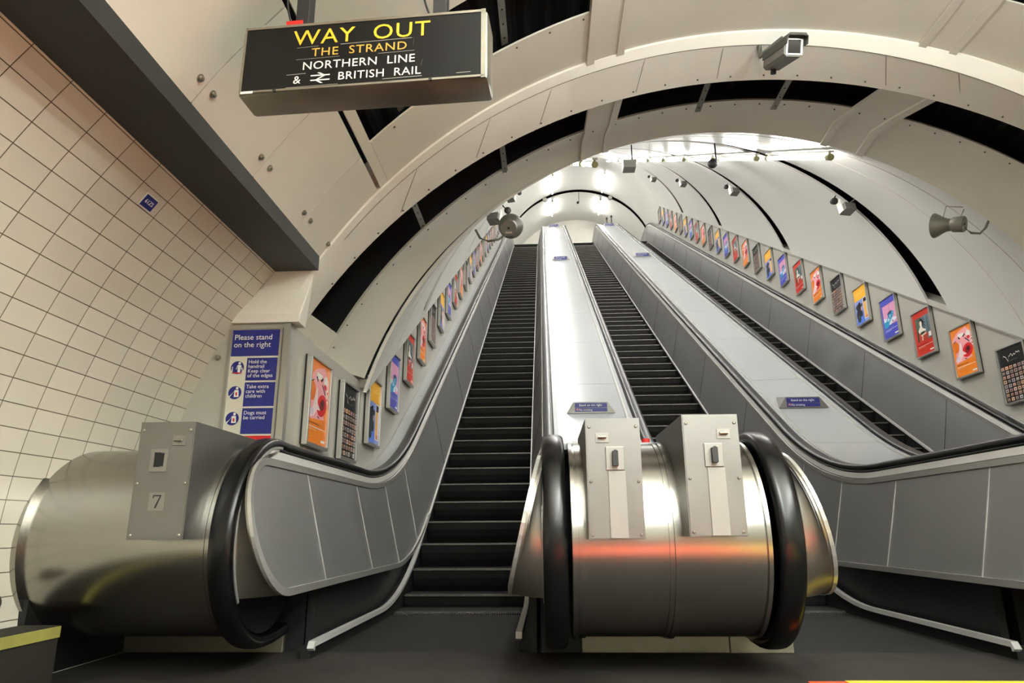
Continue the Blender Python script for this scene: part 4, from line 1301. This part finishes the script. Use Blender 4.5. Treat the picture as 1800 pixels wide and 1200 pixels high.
# ------------------------------------------------------------------ horn loudspeakers
def horn(pos, axis, arm, label, strut):
    root = thing('horn_speaker', label, 'loudspeaker', pos, 'horn loudspeakers')
    p = Vector(pos); d = Vector(axis).normalized()
    bm = bm_new()
    add_lathe(bm, [(0, 0.0), (0.0, 0.066), (0.008, 0.070), (0.085, 0.066), (0.10, 0.055), (0.13, 0.056), (0.17, 0.072), (0.21, 0.098), (0.235, 0.110), (0.24, 0.110), (0.238, 0.104), (0.20, 0.085), (0.14, 0.04), (0.14, 0.0)], p, d, 36)
    obj('horn_bell', bm, M_HORN, root, smooth=True, auto=35)
    bm = bm_new()
    a = d.orthogonal().normalized()
    add_lathe(bm, [(-0.003, 0.0), (-0.003, 0.010), (0.0, 0.011)], p, d, 14)
    obj('driver_nut', bm, M_JOINT, root)
    s = d.cross(Vector((0, 0, 1))).normalized(); u = s.cross(d)
    M = Matrix((s, d, u)).transposed().to_4x4(); M.translation = p
    obj('label_plate', box(-0.03, 0.03, -0.002, 0.0005, -0.045, -0.028, M=M), M_ALU, root)
    bm = bm_new()
    add_sweep(bm, [Vector(q) for q in arm], [(0.010*math.cos(2*PI*i/10), 0.010*math.sin(2*PI*i/10)) for i in range(10)])
    obj('support_arm', bm, M_HORN, root, smooth=True)
    for st in strut:
        bm = bm_new()
        add_sweep(bm, [Vector(q) for q in st], [(0.0045*math.cos(2*PI*i/8), 0.0045*math.sin(2*PI*i/8)) for i in range(8)])
        obj('stay_rod', bm, M_BRACK, root, smooth=True)
YH = 5.30
hl = Vector((-0.278, YH, 3.06))
horn(hl, (0.05, 1.0, 0.55), [(-0.56, 5.34, 3.07), (-0.52, 5.32, 2.985), (-0.45, 5.31, 2.95), (-0.36, 5.31, 2.965), (-0.30, 5.33, 3.02)],
     'grey horn loudspeaker at the left rim of the shaft, seen from behind', [[(-0.42, 5.42, 3.20), (-0.33, 5.37, 3.10)], [(-0.3, 5.52, 3.30), (-0.24, 5.45, 3.15)]])
hr = Vector((3.66, 5.62, 3.13))
horn(hr, (-0.80, 0.9, 0.35), [(3.66, 5.63, 3.10), (3.70, 5.62, 3.045), (3.76, 5.60, 3.03), (3.80, 5.58, 3.07), (3.84, 5.56, 3.15)],
     'grey horn loudspeaker at the right rim of the shaft, seen from its side', [[(3.52, 5.72, 3.17), (3.56, 5.66, 3.32), (3.66, 5.6, 3.28)], [(3.64, 5.66, 3.18), (3.68, 5.62, 3.27)]])

# ------------------------------------------------------------------ fluorescent tubes of shaft and landing
def tube_light(x, p0, p1, label, cap0=True):
    p0, p1 = Vector(p0), Vector(p1)
    root = thing('fluorescent_light', label, 'light', p0, 'fluorescent tubes of the shaft')
    d = (p1-p0).normalized()
    up = Vector((1, 0, 0)).cross(d)
    if up.z < 0: up = -up
    bm = bm_new(); add_cyl(bm, p0+d*0.07, p1-d*0.07, 0.022, seg=14)
    obj('tube', bm, M_TUBE, root, smooth=True, auto=40)
    for a, b in ((p0, p0+d*0.07), (p1-d*0.07, p1)):
        bm = bm_new(); add_cyl(bm, a, b, 0.032, seg=16); add_cyl(bm, (a+b)/2, (a+b)/2+up*0.05, 0.012, seg=8)
        obj('end_cap', bm, M_CAP, root, smooth=True, auto=40)
    s = Vector((1, 0, 0))
    M = Matrix((s, d, up)).transposed().to_4x4(); M.translation = p0
    L = (p1-p0).length
    obj('batten', box(-0.025, 0.025, 0.0, L, 0.042, 0.062, M=M), M_LIGHTBODY, root)
    ld = bpy.data.lights.new('tube_glow', 'AREA'); ld.shape = 'RECTANGLE'; ld.size = 0.05; ld.size_y = L*0.9; ld.energy = SHAFT_POWER; ld.color = (1, 0.985, 0.95)
    lo = bpy.data.objects.new('tube_glow', ld); COL.objects.link(lo); lo.parent = root
    c_ = (p0+p1)/2 - p0 - up*0.03
    lo.location = c_
    lo.rotation_euler = Matrix((s, -d, -up)).transposed().inverted().transposed().to_euler() if False else Matrix((s, d, up)).transposed().to_euler()
def z_tube(Y): return 0.84+T*(Y-5.5)+2.905
for xi, (X, sd) in enumerate(((0.52, 'left'), (2.72, 'right'))):
    for k in range(10):
        Y0_ = 5.85+1.95*k; Y1_ = Y0_+1.6
        tube_light(X, (X, Y0_, z_tube(Y0_)), (X, Y1_, z_tube(Y1_)), 'lit tube in the %s ceiling row of the shaft, %s from the bottom' % (sd, ORD[k]))
    for k, (a, b) in enumerate(((26.0, 27.75), (28.4, 30.0))):
        zz = CU[1]+math.sqrt(CU[2]**2-(X-CU[0])**2)-0.12
        tube_light(X, (X, a, zz), (X, b, zz), 'lit tube of the %s row above the upper landing, %s the dark slot' % (sd, ('before', 'behind')[k]))

# ------------------------------------------------------------------ small fittings at the slots
def flood(x, y, z, label, sd=1):
    root = thing('floodlight', label, 'floodlight', (x, y, z), 'small box floodlights at the slots')
    M = Matrix.Translation((x, y, z)) @ Matrix.Rotation(0.25*sd, 4, 'Z') @ Matrix.Rotation(-0.2, 4, 'X')
    obj('lamp_box', box(-0.075, 0.075, -0.08, 0.06, -0.05, 0.05, 0.005, M), M_CAMBODY, root)
    obj('side_plate', box(-0.085*sd-0.006, -0.085*sd+0.006, -0.04, 0.04, -0.05, 0.13, M=M), M_WHITE, root)
    bm = bm_new()
    add_lathe(bm, [(0, 0.0), (0, 0.035), (0.05, 0.045), (0.06, 0.03), (0.06, 0)], M @ Vector((-0.17*sd, 0.0, 0.10)), (0.1, -1, -0.3), 16)
    add_cyl(bm, M @ Vector((-0.17*sd, 0.0, 0.10)), M @ Vector((-0.10*sd, 0.0, 0.2)), 0.008, seg=8)
    obj('sensor_head', bm, M_DARKMETAL, root, smooth=True, auto=40)
    bm = bm_new()
    q = Vector((CS[0]-x, 0, 0.84+T*(y-5.5)-z)).normalized()
    add_cyl(bm, Vector((x, y, z))+Vector((0, 0, 0.04)), Vector((x, y, z))-q*0.3, 0.012, seg=8)
    obj('mount_arm', bm, M_BRACK, root)
for k, Y in enumerate([7.95, 12.35, 16.65, 20.9]):
    for sd, nm2 in ((1, 'right'), (-1, 'left')):
        a = math.radians(44.5) if sd > 0 else PI-math.radians(44.5)
        p = lin_pt(a, Y, 3.08)
        flood(p.x, p.y, p.z, 'small box floodlight at the %s side of the %s dark slot from below' % (nm2, ORD[k]), sd)
def hung(x, y, drop, label, kind):
    zc = lin_pt(math.acos((x-CS[0])/3.2), y).z if y < 25 else CU[1]+math.sqrt(CU[2]**2-(x-CU[0])**2)
    root = thing('ceiling_camera', label, 'camera', (x, y, zc), 'fittings hung from the shaft ceiling')
    bm = bm_new(); add_cyl(bm, (x+0.05, y, zc), (x+0.05, y, zc-drop), 0.010, seg=8)
    obj('drop_rod', bm, M_DARKMETAL, root)
    if kind == 'ball':
        bm = bm_new(); add_lathe(bm, [(-0.06, 0), (-0.055, 0.035), (-0.02, 0.06), (0.02, 0.06), (0.05, 0.04), (0.06, 0)], (x, y, zc-drop-0.02), (0.2, -1, -0.2), 18)
        obj('camera_head', bm, M_DARKMETAL, root, smooth=True)
    else:
        obj('camera_head', box(x-0.09, x+0.09, y-0.08, y+0.1, zc-drop-0.1, zc-drop+0.02, 0.008), M_CAMBODY, root)
hung(2.22, 8.0, 0.27, 'round camera hung from the shaft ceiling before the bright tubes', 'ball')
hung(1.28, 8.9, 0.30, 'grey box hung from the shaft ceiling left of the round camera', 'box')
hung(1.66, 28.1, 0.55, 'small camera hung over the upper landing from the far slot', 'ball')

# ------------------------------------------------------------------ far fittings on the upper landing
def post(x, y, z0, h, label):
    root = thing('barrier_post', label, 'post', (x, y, z0), 'posts at the upper landing')
    obj('post_shaft', cyl((x, y, z0), (x, y, z0+h), 0.022, seg=10), M_DARKMETAL, root)
    obj('post_head', cyl((x, y, z0+h), (x, y, z0+h+0.07), 0.045, seg=12), M_DARKMETAL, root)
post(2.90, 27.9, z_deck(27.9)+0.004, 0.42, 'dark post on the right deck at the top, just behind its topmost sign')
post(3.03, 27.25, z_deck(27.25)+0.012, 0.36, 'dark post at the right rim of the right deck near the top')
post(1.62, 30.7, Z_TOP+0.002, 0.95, 'slim post on the upper landing beyond the middle escalator')
for x, lab in ((0.18, 'left'), (3.10, 'right')):
    zz = CU[1]+math.sqrt(3.3**2-(x-CU[0])**2)-0.10
    root = thing('landing_speaker', 'round loudspeaker in the far slot of the landing vault, %s of the middle camera' % lab, 'loudspeaker', (x, 28.1, zz), 'speakers in the far slot')
    bm = bm_new(); add_lathe(bm, [(0, 0.0), (0, 0.09), (0.05, 0.10), (0.10, 0.07), (0.18, 0.06), (0.18, 0.0)], (x, 27.95, zz), (0, 1, 0.1), 20)
    obj('speaker_body', bm, M_CAMBODY, root, smooth=True, auto=40)
    bm = bm_new(); add_cyl(bm, (x, 28.06, zz+0.05), (x, 28.1, zz+0.35), 0.015, seg=8)
    obj('speaker_mount', bm, M_BRACK, root)
